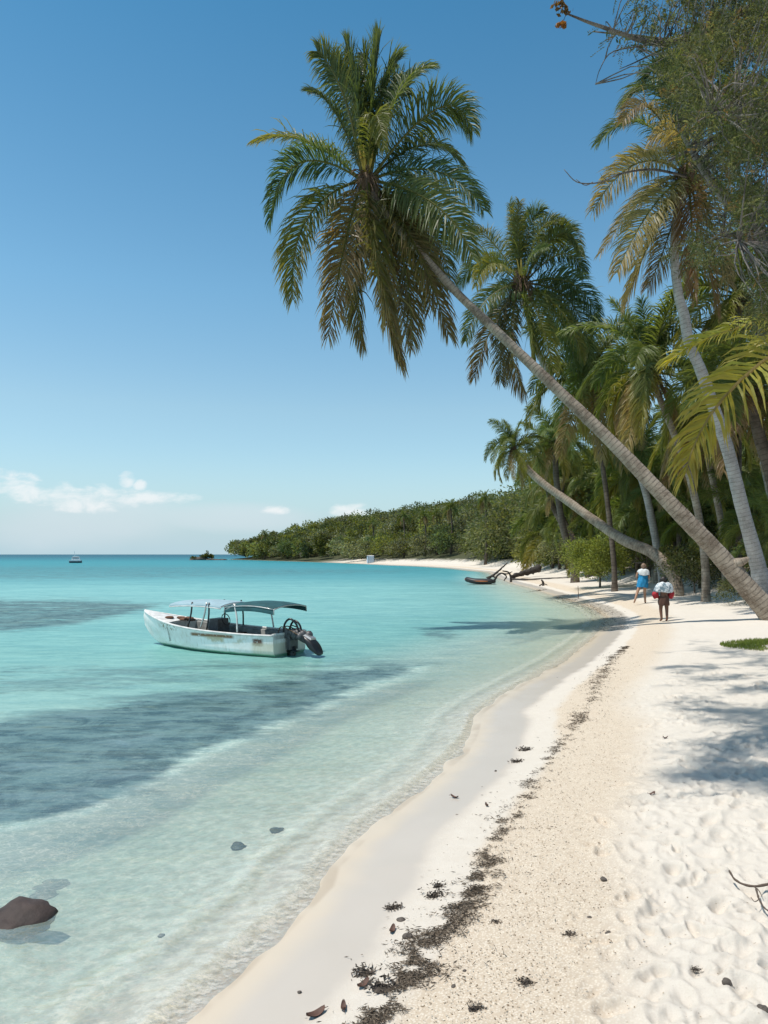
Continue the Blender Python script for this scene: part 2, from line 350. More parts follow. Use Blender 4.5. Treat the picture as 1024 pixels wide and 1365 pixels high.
BEDS = [([(-500,985),(-100,968),(60,950),(190,925),(300,915),(420,890),(520,880),(578,884),(560,897),(480,925),(380,968),(280,1008),(200,1052),(110,1088),(0,1112),(-500,1200)], 17, 1.0),
        ([(-600,796),(110,797),(240,804),(190,818),(100,836),(0,846),(-600,868)], 7, .80),
        ([(-900,752),(250,752),(520,757),(600,760),(520,766),(300,772),(100,775),(-900,776)], 5, .58),
        ([(120,885),(300,878),(420,880),(330,905),(160,925),(-300,950),(-300,900)], 10, .55),
        ([(555,838),(600,836),(625,846),(600,856),(562,852)], 6, .7),
        ([(420,776),(620,779),(680,786),(600,792),(440,786)], 4, .22)]
weed = np.zeros(x.shape)
for P_, soft_, str_ in BEDS: weed = np.maximum(weed, str_ * np.clip(.5 + pdist(P_) / (2 * soft_), 0, 1))
rows = np.array([739.5, 742, 745, 749, 756, 768, 785, 810, 840, 875, 930, 1010, 1120, 1365])
RC = np.array([(.008,.085,.13),(.010,.105,.15),(.016,.17,.215),(.035,.25,.285),(.05,.27,.30),(.09,.31,.33),(.20,.44,.425),(.21,.44,.42),(.18,.41,.385),(.19,.405,.37),(.26,.46,.41),(.36,.52,.46),(.44,.57,.50),(.46,.57,.50)])
cw = np.stack([np.interp(py, rows, RC[:, k]) for k in range(3)], -1)
sh = sstep(-5.5, -.4, d)[..., None] * sstep(120, 30, y)[..., None]; cw = cw * (1 - sh) + sh * np.array([.58, .655, .56])
op = 1 - np.exp(-np.maximum(-d - .62 * sstep(22, 9, y), 0) / 2.9); op = np.maximum(op, sstep(20, 80, y) * sstep(.3, -2.5, d)); op = np.clip(np.maximum(op, np.clip(weed * 1.3, 0, .92)), .0, .97)
se = grid_mesh('sea', x, y, z, d < .35, {'shore': d.reshape(-1, 1), 'weed': weed.reshape(-1, 1), 'op': op.reshape(-1, 1), 'Col': cw.reshape(-1, 3)})
tag(se, 'clear turquoise sea with dark sea grass beds', 'sea', kind='structure')

m, nt, out = mat_new('sea_water'); t = NT(nt); pos = t.n('NewGeometry').outputs['Position']
def mapped(sc, rot):
    q = t.n('Mapping'); q.inputs['Scale'].default_value = sc; q.inputs['Rotation'].default_value = (0, 0, rot); t.l(pos, q.inputs[0]); return q.outputs[0]
D = t.attr('shore').outputs['Fac']
pA = mapped((.55, 1.6, 1), .35); pB = mapped((1, 1.5, 1), -.5)
w1 = t.noise(pA, 1.5, 6, .62, .6); w2 = t.noise(pB, 6.5, 4, .6, .8); w3 = t.noise(pA, .22, 5, .6); w4 = t.noise(mapped((.35, 1.1, 1), .15), .05, 6, .65)
eg = t.noise(pB, 4.0, 4, .6); wk = t.math('ADD', t.attr('weed').outputs['Fac'], t.math('MULTIPLY', t.math('SUBTRACT', t.math('ADD', t.math('MULTIPLY', t.noise(pA, .8, 6, .65, .5), .75), t.math('MULTIPLY', eg, .25)), .5), 2.5))
wmask = t.math('MULTIPLY', t.ss(wk, .30, .84), t.ss(t.attr('weed').outputs['Fac'], .02, .12))
body = t.attr('Col').outputs['Color']
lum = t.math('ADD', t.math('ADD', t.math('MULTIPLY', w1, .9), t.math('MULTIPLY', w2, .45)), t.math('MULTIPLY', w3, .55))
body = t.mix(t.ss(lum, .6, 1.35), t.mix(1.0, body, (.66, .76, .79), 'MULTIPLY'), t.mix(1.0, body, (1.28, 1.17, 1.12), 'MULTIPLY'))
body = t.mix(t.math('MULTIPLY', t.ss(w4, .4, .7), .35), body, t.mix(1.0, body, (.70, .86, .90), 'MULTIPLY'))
patch = t.math('ADD', t.math('MULTIPLY', t.noise(mapped((.5, 1.7, 1), .30), 2.2, 7, .75), .5), t.math('MULTIPLY', t.noise(pos, 1.6, 6, .7, .8), .5)); grass = t.mix(t.ss(patch, .40, .58), (.010, .032, .036), (.105, .175, .165)); grass = t.mix(t.math('MULTIPLY', t.ss(t.noise(pB, .55, 3, .6), .6, .72), .8), grass, (.13, .155, .085))
grass = t.mix(t.ss(w1, .5, .75), grass, (.12, .19, .20))
body = t.mix(t.math('MULTIPLY', wmask, t.math('MULTIPLY_ADD', t.ss(t.attr('weed').outputs['Fac'], .5, .85), .38, c=.52)), body, grass)
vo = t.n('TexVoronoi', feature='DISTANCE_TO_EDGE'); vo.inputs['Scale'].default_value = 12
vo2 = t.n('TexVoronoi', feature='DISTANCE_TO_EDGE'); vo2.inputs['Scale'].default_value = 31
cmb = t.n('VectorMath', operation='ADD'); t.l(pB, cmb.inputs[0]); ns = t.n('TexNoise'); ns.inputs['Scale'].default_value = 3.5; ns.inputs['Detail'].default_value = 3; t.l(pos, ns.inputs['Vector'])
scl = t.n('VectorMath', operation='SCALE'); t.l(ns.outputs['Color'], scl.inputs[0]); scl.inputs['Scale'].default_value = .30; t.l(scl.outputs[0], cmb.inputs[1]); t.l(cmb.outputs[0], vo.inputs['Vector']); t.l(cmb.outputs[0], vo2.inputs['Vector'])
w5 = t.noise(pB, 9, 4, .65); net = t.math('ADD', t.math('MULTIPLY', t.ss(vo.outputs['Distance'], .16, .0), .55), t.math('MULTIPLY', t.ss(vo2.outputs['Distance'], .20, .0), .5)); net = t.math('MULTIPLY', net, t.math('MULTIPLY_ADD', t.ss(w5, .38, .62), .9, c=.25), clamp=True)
fl = t.math('MULTIPLY', t.ss(t.noise(mapped((.7, 1.5, 1), .3), 30, 3, .65), .56, .70), t.ss(t.noise(pB, 2.5, 3, .6), .35, .6)); net = t.math('MAXIMUM', net, t.math('MULTIPLY', fl, .9)); nearf = t.ss(D, -9.0, -1.5); body = t.mix(t.math('MULTIPLY', nearf, .8), body, t.mix(net, t.mix(1.0, body, (.84, .91, .92), 'MULTIPLY'), t.mix(1.0, body, (1.62, 1.46, 1.42), 'MULTIPLY')))  # caustic lines and sparkle flecks painted into the water's body colour
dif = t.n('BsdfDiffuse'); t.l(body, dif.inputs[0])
# clear water: bright caustic net painted into the tint, dimmer between its lines
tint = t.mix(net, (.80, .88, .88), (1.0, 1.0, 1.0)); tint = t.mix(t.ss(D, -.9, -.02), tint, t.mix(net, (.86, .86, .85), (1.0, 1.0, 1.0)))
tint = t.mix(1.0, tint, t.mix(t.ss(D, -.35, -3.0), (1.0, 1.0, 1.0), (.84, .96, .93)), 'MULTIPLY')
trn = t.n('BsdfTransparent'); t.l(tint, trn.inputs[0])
foamn = t.noise(pB, 16, 5, .7); foam = t.math('MULTIPLY', t.math('MULTIPLY', t.ss(D, -.34, -.16), t.ss(D, .05, -.04)), t.ss(foamn, .42, .60)); sw = t.math('MULTIPLY', t.math('MULTIPLY', t.ss(D, -.80, -.66), t.ss(D, -.50, -.62)), t.math('MULTIPLY', t.ss(foamn, .30, .62), .55)); foam = t.math('MAXIMUM', foam, sw)
op_ = t.math('ADD', t.attr('op').outputs['Fac'], t.math('MULTIPLY', foam, .45), clamp=True)
fd = t.n('BsdfDiffuse'); fd.inputs[0].default_value = (.80, .735, .63, 1)
bd = t.n('MixShader'); t.l(foam, bd.inputs[0]); t.l(dif.outputs[0], bd.inputs[1]); t.l(fd.outputs[0], bd.inputs[2])
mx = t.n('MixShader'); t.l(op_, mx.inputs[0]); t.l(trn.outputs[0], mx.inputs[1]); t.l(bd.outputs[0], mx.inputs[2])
hw = t.math('ADD', t.math('MULTIPLY', w1, 1.0), t.math('MULTIPLY', w2, .35)); bn = t.bump(hw, .35, .10)
bn2 = t.bump(w3, .35, .6, bn)
gl = t.n('BsdfGlossy'); gl.inputs['Roughness'].default_value = .22; gl.inputs[0].default_value = (.85, .95, 1, 1); t.l(bn2, gl.inputs['Normal'])
fr = t.n('Fresnel'); fr.inputs[0].default_value = 1.33; t.l(bn2, fr.inputs['Normal'])
ff = t.math('MINIMUM', t.math('MULTIPLY', fr.outputs[0], .8), .20)
mo = t.n('MixShader'); t.l(ff, mo.inputs[0]); t.l(mx.outputs[0], mo.inputs[1]); t.l(gl.outputs[0], mo.inputs[2]); t.l(mo.outputs[0], out.inputs[0])
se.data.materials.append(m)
# ------------------------------------------------------------------ palms
UP = np.array([0, 0, 1.0])
GREEN = np.array([.105, .142, .046]); DEEP = np.array([.070, .110, .050]); LIME = np.array([.175, .19, .045]); YEL = np.array([.24, .20, .035]); BROWN = np.array([.175, .11, .055]); STRAW = np.array([.30, .235, .13])
def frond_arrays(mb, P0, P1, P2, r, n=62, lw=.034, ll=.235, col=GREEN, tip=LIME, dry=.15, grav=.55, seed=0, rach=(.17, .17, .045), sides=(1, 1), spread=.8, thick=1.0, twist=0.0):
    """one pinnate leaf: a curved midrib and two rows of hanging leaflets; r is its outward direction"""
    g = np.random.default_rng(seed); P0, P1, P2 = map(lambda a: np.asarray(a, float), (P0, P1, P2)); r = unit(np.array([r[0], r[1], 0]) + 1e-6)
    L = np.linalg.norm(P1 - P0) + np.linalg.norm(P2 - P1)
    def bez(t): t = t[:, None]; C = 2 * P1 - .5 * (P0 + P2); return (1 - t) ** 2 * P0 + 2 * t * (1 - t) * C + t * t * P2
    tt = np.linspace(0, 1, 13); path = bez(tt); add_tube(mb, path, np.interp(tt, [0, .12, 1], [.014, .0085, .0018]) * L * thick, 4, np.array(rach)[None] * np.ones((13 * 4 + 2, 1)), 0)
    t = np.linspace(.10, .995, n); pos = bez(t); T = unit(bez(np.minimum(t + .01, 1.02)) - bez(t - .01))
    Tr = T @ r; Tz = T[:, 2]; N = unit(-Tz[:, None] * r + Tr[:, None] * UP + 1e-6); N = unit(N - (N * T).sum(1, keepdims=True) * T); S = np.cross(T, N)
    tw = (twist * np.interp(t, [0, .25, 1], [.3, .9, 1.15]))[:, None]; S, N = S * np.cos(tw) + N * np.sin(tw), N * np.cos(tw) - S * np.sin(tw)
    prof = np.interp(t, [.1, .2, .4, .65, .85, 1], [.5, .9, 1, .92, .72, .42])
    for k, sd in enumerate((1, -1)):
        if sides[k] <= 0: continue
        keep = g.random(n) < (.97 - .16 * dry) * sides[k]; m = keep.sum()
        p0 = pos[keep]; Tk = T[keep]; Nk = N[keep]; Sk = S[keep] * sd; tk = t[keep]; ln = (ll * L * prof[keep] * g.uniform(.82, 1.1, m))[:, None]
        fw = np.interp(tk, [.1, .5, 1], [.35, .6, 1.5])[:, None]
        d0 = unit(Sk * spread + Tk * fw + Nk * .22 + g.normal(0, .13, (m, 3)) + np.where(g.random((m, 1)) < .06, g.normal(0, .45, (m, 3)), 0))
        gv = grav * g.uniform(.6, 1.3, (m, 1)); d1 = unit(d0 - UP * gv); d2 = unit(d1 - UP * gv * 1.3)
        p1 = p0 + d0 * ln * .40; p2 = p1 + d1 * ln * .34; p3 = p2 + d2 * ln * .30
        wd = unit(Tk - (Tk * d0).sum(1, keepdims=True) * d0 + Nk * g.normal(-.25, .5, (m, 1))); w = (lw * L * g.uniform(.75, 1.15, m))[:, None] * .5 * np.interp(tk, [.1, .3, 1], [.7, 1, .7])[:, None]
        v = np.stack([p0 - wd * w * .6, p0 + wd * w * .6, p1 - wd * w, p1 + wd * w, p2 - wd * w * .75, p2 + wd * w * .75, p3], 1)
        b = np.arange(m)[:, None] * 7; q = np.concatenate([b + np.array([0, 1, 3, 2]), b + np.array([2, 3, 5, 4])]); tr = b + np.array([4, 5, 6])
        c = col[None] * g.uniform(.72, 1.25, (m, 1)); f = np.clip(dry * (tk * 1.3) + dry * g.normal(0, .25, m), 0, 1)[:, None]; c = c * (1 - f) + tip * f
        f2 = np.clip(f + .35 * dry + .08, 0, 1); ct = c * (1 - f2) + (.5 * tip + .5 * STRAW) * f2
        cc = np.stack([c, c, c, c, c * .6 + ct * .4, c * .6 + ct * .4, ct], 1).reshape(-1, 3); mb.add(v.reshape(-1, 3), q, tr, cc)
def trunk(root, pts, mat, base, flare=1.35, sides=14, name='trunk'):
    """pts: world x,y,z,radius from crown to foot"""
    P = np.array(pts, float); foot = P[-1]; gz = ground_z(foot[0], foot[1])
    if foot[2] > gz - .2: P = np.vstack([P, [foot[0] + (foot[0] - P[-2][0]) * .12, foot[1] + (foot[1] - P[-2][1]) * .1, gz - .3, foot[3] * 1.1]])
    n = 90; S = spline(P, n)[::-1]; L = np.r_[0, np.cumsum(np.linalg.norm(np.diff(S[:, :3], axis=0), axis=1))]
    rad = S[:, 3] * (1 + (flare - 1) * np.exp(-L / .6)) * (1 + .018 * np.sin(L * 14) + .02 * np.sin(L * 3.1 + 1)); wig = S[:, :3] - base
    mb = MB(); add_tube(mb, wig, rad, sides); return mb.build(name, mat, root, smooth=True)
LIB = []
def frond_lib():
    specs = [(82, 14, 0, .05), (66, 30, 0, .08), (48, 48, 0, .10), (30, 62, 0, .15), (12, 66, 1, .25), (-8, 58, 1, .35), (-32, 44, 2, .55), (-55, 26, 3, .9)]
    for k, (e, bend, kind, dry) in enumerate(specs):
        row = []
        for s in range(2):
            a = R(e); b = R(e - bend * (.85 + .3 * s)); P1 = np.array([math.cos(a), 0, math.sin(a)]) * .5; P2 = P1 + np.array([math.cos(b), .06 * (s * 2 - 1), math.sin(b)]) * .5; P1 = P1 + np.array([0, 0, .03])
            mb = MB(); c, tp = [(GREEN, LIME), (GREEN, LIME), (GREEN * .6 + LIME * .4, YEL), (BROWN, STRAW)][kind]
            frond_arrays(mb, (0, 0, 0), P1, P2, (1, 0, 0), 125, .0140, .265, c * 1.2, tp * 1.15, dry, .45 + .12 * kind, 100 + k * 7 + s, twist=(.45, -.6)[s]); row.append(mb.mesh('frond', M['frond']))
        LIB.append(row)
frond_lib()
def crown_generic(root, c, L, n=20, seed=0, lo=-62, hi=84, skip=None):
    g = np.random.default_rng(seed); E = [82, 66, 48, 30, 12, -8, -32, -55]
    for k in range(n):
        e = hi + (lo - hi) * (k / (n - 1)) ** .9 + g.normal(0, 5); az = k * 2.39996 + seed + g.normal(0, .25)
        i = int(np.argmin([abs(e - q) for q in E])); o = bpy.data.objects.new('frond', LIB[i][g.integers(2)]); COL.objects.link(o); o.parent = root; o.location = c
        o.rotation_euler = (g.normal(0, .12), R(E[i] - e) * .8 + g.normal(0, .05), az); s = L * g.uniform(.85, 1.1) * (.8 if e > 70 else 1); o.scale = (s, s, s)
def heart(root, c, s, seed=0, nuts=0, spathe=True):
    mb = MB(); g = np.random.default_rng(seed)
    add_ell(mb, c + np.array([0, 0, -.1 * s]), (.20 * s, .20 * s, .42 * s), 10, 8, .6, seed)
    for k in range(80):
        a = g.uniform(0, 6.28); p = c + np.array([math.cos(a) * .15, math.sin(a) * .15, g.uniform(-.1, .25)]) * s; q = p + np.array([math.cos(a) * .35, math.sin(a) * .35, -g.uniform(.05, 1.0)]) * s
        add_tube(mb, spline([p, (p + q) / 2 + np.array([0, 0, .12 * s]), q], 6), np.linspace(.022, .005, 6) * s, 4)
    mb.build('fibre_crown', M['fibre'], root, True)
    if spathe:
        mb = MB()
        for k in range(3):
            a = g.uniform(3.6, 5.8); d = np.array([math.cos(a) * .35, math.sin(a) * .35, .9]); add_tube(mb, [c + d * .1 * s, c + d * .5 * s, c + d * .9 * s], np.array([.05, .045, .008]) * s, 6)
        mb.build('spathe', M['spathe'], root, True)
    for k in range(nuts):
        a = g.uniform(2.6, 6.6); mb = MB(); p = c + np.array([math.cos(a) * .33, math.sin(a) * .33, -.35 - g.uniform(0, .25)]) * s; add_ell(mb, p, (.12 * s, .12 * s, .15 * s), 10, 8, .15, k); mb.build('coconut', M['coconut'], root, True)
def palm_root(foot, label, group='coconut palms along the beach'):
    gz = ground_z(foot[0], foot[1]); b = np.array([foot[0], foot[1], gz]); return thing('coconut_palm', label, 'palm tree', b, 0, group), b
def px_trunk(rows): return [np.r_[W(a, b, Y), wd * Y / F / 2] for a, b, Y, wd in rows]
def px_crown(root, base, cpx, Y, fr, sc, off, seed, **kw):
    """fr: list of (mid x, mid y, tip x, tip y, depth of mid, depth of tip, kind) measured on the crown"""
    g = np.random.default_rng(seed); c = W(cpx[0], cpx[1], Y)
    for k, (mx_, my_, tx, ty, dm, dt, kind) in enumerate(fr):
        P1 = W(off[0] + mx_ / sc, off[1] + my_ / sc, Y + dm); P2 = W(off[0] + tx / sc, off[1] + ty / sc, Y + dt); r = P2 - c
        if np.hypot(r[0], r[1]) < .5: r = np.array([r[0], dt if abs(dt) > .1 else -.5, 0])
        cc, tp, dry, gv = {'g': (GREEN, LIME, .12, .5), 'd': (DEEP, GREEN, .1, .42), 'l': (GREEN * .7 + LIME * .3, YEL, .35, .55), 'y': (LIME * .75 + GREEN * .25, YEL, .8, .6), 'b': (BROWN * 1.1 + GREEN * .25, BROWN * 1.3, .85, .5), 'o': (GREEN * .75 + BROWN * .25, BROWN, .6, .5), 's': (STRAW * .45 + LIME * .55, STRAW, .7, .55)}[kind]
        mb = MB(); st = c + unit(np.array([r[0], r[1], .6])) * .12 - np.array([0, 0, .15])
        frond_arrays(mb, st - base, P1 - base, P2 - base, r, kw.get('n', 185), kw.get('lw', .0102), kw.get('ll', .242), cc, tp, dry, gv, seed * 100 + k, twist=(1 if g.random() < .5 else -1) * g.uniform(.5, 1.15))
        mb.build('frond', M['frond'], root)

# --- the big leaning palm
root, B = palm_root(W(1052, 845, 21.0), 'tallest palm, long bare trunk leaning far over the beach, full crown against open sky')
tp = [(487,232,23.5,9),(499,262,23.5,9),(527,300,23.4,9),(562,338,23.3,9.5),(605,386,23.1,10.5),(650,430,22.9,11.5),(700,478,22.6,13),(750,526,22.4,14.5),(800,574,22.1,16),(850,625,21.9,18),(900,678,21.6,20.5),(950,730,21.4,23),(1000,788,21.2,25.5),(1040,832,21.0,29)]
trunk(root, px_trunk(tp), M['palm_bark'], B, 1.35, 20); mb = MB(); q_ = W(990,752,21.2) - B; add_tube(mb, spline([q_ + (-.25, 0, .0), q_ + (-.02, -.05, .08), q_ + (.14, -.08, .17)], 8), [.16, .15, .14, .12, .10, .09, .07, .05], 8); mb.build('broken_stub', M['palm_bark'], root, True)
fr = [(395,255,292,80,.4,.6,'g'),(440,250,402,62,.2,.6,'d'),(505,250,531,35,.4,1.2,'d'),(475,270,468,92,.7,1.0,'d'),(590,260,722,140,-.2,-.2,'g'),(365,320,262,235,-.8,-1.5,'d'),
      (745,300,882,385,-.2,-.6,'g'),(690,435,845,512,.7,1.6,'d'),(740,535,925,685,-.4,-.9,'d'),(735,660,882,862,-1.2,-2.0,'g'),(255,425,62,420,.4,.9,'l'),(225,505,112,728,-.5,-.9,'d'),
      (255,715,200,1022,-.5,-.9,'l'),(400,800,335,1160,-.6,-.8,'b'),(440,870,468,1195,-.2,.1,'o'),(515,890,600,1255,-1.1,-1.6,'o'),(570,840,635,1190,.5,.9,'b'),(655,800,790,1155,-.3,-.6,'o'),(610,830,655,1195,.2,.5,'o'),
      (510,330,548,455,-1.0,-1.5,'l'),(560,300,640,215,.9,1.6,'d'),(430,260,350,140,.9,1.6,'d'),(640,560,735,760,1.3,2.2,'g'),(700,720,800,960,1.0,1.8,'g'),(470,780,440,1010,.9,1.3,'b'),(660,790,720,1060,.9,1.5,'o'),(545,860,560,1110,1.1,1.7,'b'),(540,250,590,130,1.2,1.8,'d')]
px_crown(root, B, (488,236), 23.5, fr, 2.844, (320,40), 7); heart(root, W(488,240,23.5) - B, 1.15, 3)

# --- second tall palm, behind the bend of the leaning trunk
root, B = palm_root(W(880, 752, 38), 'full green palm with coconuts, its crown seen just right of the leaning trunk')
trunk(root, px_trunk([(697,378,35,8),(704,420,35.2,8),(722,480,35.5,8),(752,527,36,8),(802,576,36.5,8),(852,630,37,9),(880,752,38,10)]), M['grey_bark'], B)
fr = [(385,330,396,125,-.3,-.4,'l'),(365,340,338,135,.3,.5,'g'),(450,280,530,175,.5,.8,'g'),(510,290,640,245,-.4,-.8,'g'),(620,310,745,425,-.6,-1.2,'g'),(640,420,762,545,.4,.8,'d'),(255,370,130,285,.6,1.1,'l'),(180,470,50,625,.2,.4,'g'),(240,470,145,610,-1.2,-2.2,'y'),
      (200,690,88,918,-.3,-.6,'g'),(225,870,140,1122,.3,.6,'o'),(305,890,290,1150,.6,.9,'o'),(345,900,425,1215,-.5,-.7,'o'),(520,820,590,1085,-.8,-1.3,'l'),(640,760,745,1010,-.4,-.7,'l'),(680,690,800,1000,.5,1.0,'g'),(700,590,842,815,0,.1,'d'),(620,790,720,1065,.9,1.5,'g'),(450,850,470,1060,-1.1,-1.6,'l'),(400,330,440,190,1.0,1.5,'d'),(560,350,690,300,1.2,2.0,'d'),(300,620,230,800,1.1,1.8,'g'),(470,430,560,380,-1.2,-2.2,'g')]
px_crown(root, B, (696,374), 35, fr, 4.267, (600,240), 9, n=150, lw=.0115); heart(root, W(696,378,35) - B, 1.3, 5, nuts=7)

# --- palm with browned, wind-combed leaves at the upper right
root, B = palm_root(W(1014, 772, 25), 'tall grey-trunked palm with straw-brown leaves hanging under the overhanging tree')
trunk(root, px_trunk([(917,236,24,12),(906,268,24,11),(899,331,24,11),(904,390,24,12),(912,420,24,13),(919,459,24.1,13.5),(932,488,24.2,14),(947,530,24.4,15),(970,599,24.6,16),(989,675,24.8,17),(1008,745,25,19),(1014,775,25,22)]), M['grey_bark'], B, 1.3)
fr = [(380,740,172,955,-.6,-1.2,'s'),(420,880,208,1150,.2,.3,'s'),(430,960,282,1240,-.8,-1.3,'s'),(440,1080,318,1380,-.2,-.4,'s'),(510,1090,420,1310,.4,.7,'s'),(400,560,195,650,.5,1.0,'g'),(440,500,305,560,-.7,-1.3,'s'),(490,420,310,470,.8,1.5,'g'),(520,380,420,345,.5,.9,'d'),(600,420,560,240,.3,.6,'d'),(760,640,960,640,-.8,-1.6,'s'),(740,760,900,900,-.5,-1.0,'s'),(700,980,790,1300,-.6,-1.0,'s'),(620,1000,640,1350,-.9,-1.2,'b'),(720,480,880,380,.5,1.0,'g'),(560,600,430,640,-1.5,-2.6,'s'),(660,1050,740,1420,.6,1.0,'b'),(540,700,330,730,1.0,1.6,'s')]
px_crown(root, B, (918,230), 24, fr, 3.41, (740,0), 12, n=165, lw=.0098); heart(root, W(918,232,24) - B, 1.1, 8)

# --- palms of the grove: crown pixel, distance, leaf length, trunk rows
def grove(label, cpx, Y, L, rows, n, seed, mat='grey_bark', nuts=0, lo=-62, **kw):
    rows = [(a, b, yy, w_) for a, b, yy, w_ in rows]; root, B = palm_root(W(*rows[-1][:3]), label)
    trunk(root, px_trunk(rows), M[mat], B, kw.get('flare', 1.3)); c = W(cpx[0], cpx[1], Y) - B; crown_generic(root, c, L, n, seed, lo); heart(root, c, L / 3.4, seed, nuts, False); return root
grove('round-headed grey-green palm between the coconut-bearing palm and the grey trunks', (787,508), 40, 4.8, [(787,510,40,6),(793,560,40,6),(806,640,40,6.5),(818,745,40,7)], 24, 2, 'dark_bark', 5)
grove('bushy palm with a slim bare trunk curving down, left of the yellow fronds', (868,497), 30, 3.9, [(868,500,30,8),(880,532,30,8),(899,580,30,8.5),(916,625,30,9),(932,690,30,9.5),(940,752,30,10)], 24, 4, 'palm_bark', 4)
grove('dark fan of a palm partly hidden behind the crossing trunks, drooping dry skirts', (985,395), 29, 3.6, [(985,398,29,9),(990,470,29,9.5),(1005,560,29,10),(1028,660,29,11),(1040,745,29,12)], 22, 6, 'grey_bark', 0, -75)
grove('small-crowned palm on a long trunk bowed low over the sand', (685,600), 40, 2.05, [(688,604,40,7),(702,624,39.6,9),(726,646,39.2,10),(757,668,38.6,11),(790,692,37.8,12),(830,719,36.6,14),(868,736,35.6,15),(890,757,34.8,15),(902,779,34.4,15.5)], 21, 9, 'palm_bark', 4, flare=1.05)
grove('upright palm with a spiky top just right of the small bowed palm', (740,592), 52, 3.4, [(740,596,52,7),(742,640,52,8),(750,700,52,9),(765,752,52,10)], 20, 11, 'dark_bark', 3)
grove('palm with a pale slim trunk standing in the dark gap of the grove', (940,560), 33, 3.3, [(940,562,33,7),(944,610,33,7.5),(952,650,33,8),(962,700,33,8.5),(967,757,33,9.5)], 20, 13, 'palm_bark')
grove('thin leaning palm in shade left of the dark gap', (915,610), 37, 3.0, [(915,612,37,7),(921,640,37,8),(930,690,37,8),(936,750,37,9)], 17, 15, 'palm_bark')
grove('palm at the right edge with a mossy trunk leaning into the frame', (1000,520), 27, 3.5, [(1000,522,27,13),(1012,580,27,15),(1030,640,27,17),(1050,745,27,19)], 20, 17, 'dark_bark')
grove('half-hidden palm with broad low fronds above the dark shrub', (858,630), 42, 3.9, [(858,632,42,6),(862,670,42,6.5),(872,720,42,7),(876,752,42,8)], 20, 19, 'palm_bark', 0, -50)
grove('tufted palm low in the grove behind the bowed trunk', (826,625), 62, 5.2, [(826,628,62,4),(828,680,62,4.5),(830,752,62,5)], 22, 21, 'dark_bark', 0, -55)
# two trunks rising from one foot at the water's edge
root, B = palm_root(W(793, 763, 58), 'twin-stemmed dark palm leaning left from one foot by the far sand')
trunk(root, px_trunk([(731,600,60,5),(729,640,60,6),(736,672,59.6,7),(757,712,59,8),(776,742,58.4,9),(786,766,58,11)]), M['dark_bark'], B, 1.3)
trunk(root, px_trunk([(752,640,59,5),(748,680,59,6),(765,718,58.8,7),(782,745,58.4,8),(798,765,58,11)]), M['dark_bark'], B, 1.3)
crown_generic(root, W(731,602,60) - B, 3.6, 16, 23); crown_generic(root, W(752,640,59) - B, 3.4, 14, 25)
# young stemless palms of the undergrowth
def young(label, px_, py_, Y, L, n, seed):
    p = W(px_, py_, Y)
    while signed_d([p[0]], [p[1]])[0] < 6 and Y > 40: p[0] += .4
    z_ = ground_z(p[0], p[1]); root = thing('young_palm', label, 'palm', (p[0], p[1], z_), 0, 'young palms in the undergrowth'); h = max(.4, p[2] - z_ - .0)
    mb = MB(); add_tube(mb, [(0, 0, -.2), (0, 0, h * .5), (0.02, 0, h)], (.16, .13, .1), 8); mb.build('stem', M['dark_bark'], root, True); crown_generic(root, (0, 0, h), L, n, seed, -20, 80)
young('young palm with yellowing fronds low in front of the far thicket', 718, 700, 66, 4.6, 15, 31)
young('lime green young palm at the left end of the palm thicket above the sand', 668, 715, 80, 5.4, 15, 33)
young('young palm spreading over the twin-stemmed palm', 700, 668, 72, 5.2, 15, 35)
young('young palm crowded under the bowed trunk', 770, 668, 52, 4.0, 14, 37)
young('young palm drooping behind the leaning trunk, above the light green bush', 830, 690, 46, 3.8, 14, 39)
young('young palm in deep shade near the right edge', 1005, 690, 31, 2.8, 12, 41)
young('young palm arching left of the pale slim trunk', 905, 668, 40, 3.6, 14, 43)
young('young palm with straw tips hanging over the bank beside the grey trunk', 1040, 720, 27, 2.6, 12, 45)
young('broad young palm behind the small bowed palm crown', 725, 640, 75, 5.6, 15, 47)

young('tall young palm with many arching fronds behind the light green bush', 790, 655, 58, 5.0, 18, 49)
young('wide young palm between the bowed trunk and the leaning trunk', 850, 660, 50, 4.6, 18, 51)
young('low young palm at the sand edge left of the light green bush', 757, 728, 60, 3.2, 14, 53)
young('low young palm in front of a slim dark trunk, right of the light green bush', 832, 722, 41, 2.4, 14, 63)
young('leafy young palm between the two walkers and the leaning trunk', 935, 700, 36, 2.8, 15, 65)
young('low young palm behind the two walkers', 872, 712, 43, 2.7, 14, 55)
young('young palm right of the twin-stemmed palm, fronds touching the sand', 820, 712, 54, 3.4, 14, 57)
young('young palm high on the bank between grey trunk and leaning trunk', 965, 640, 36, 3.4, 15, 59)
young('young palm with drooping green fronds below the dark palm fan', 985, 560, 33, 3.6, 15, 61)

# --- near palm whose trunk stands outside the frame: two sunlit fronds reach in
B0 = np.array([7.4, 9.6, 0]); root, B = palm_root(B0, 'nearest palm at the right edge, two large sunlit yellow-green fronds reaching into view')
c = np.array([6.7, 9.3, 5.7]); trunk(root, [np.r_[c, .13], np.r_[7.0, 9.45, 3.4, .15], np.r_[7.4, 9.6, .9, .2]], M['palm_bark'], B); heart(root, c - B, .9, 9)
for k, (m_, tpx, dm, dt, kd, gv) in enumerate([((1012,486), (914,632), -.3, -.5, 'y', .55), ((1000,432), (886,486), .3, .5, 'y', .45)]):
    mb = MB(); P1 = W(m_[0], m_[1], 9.0 + dm); P2 = W(tpx[0], tpx[1], 9.0 + dt)
    frond_arrays(mb, c - B, P1 - B, P2 - B, P2 - c, 96, .0105, (.165, .12)[k], LIME * 1.75, YEL * 1.5, .6, gv, 900 + k, (.34, .28, .10), twist=(.75, .5)[k]); mb.build('frond', M['frond'], root)
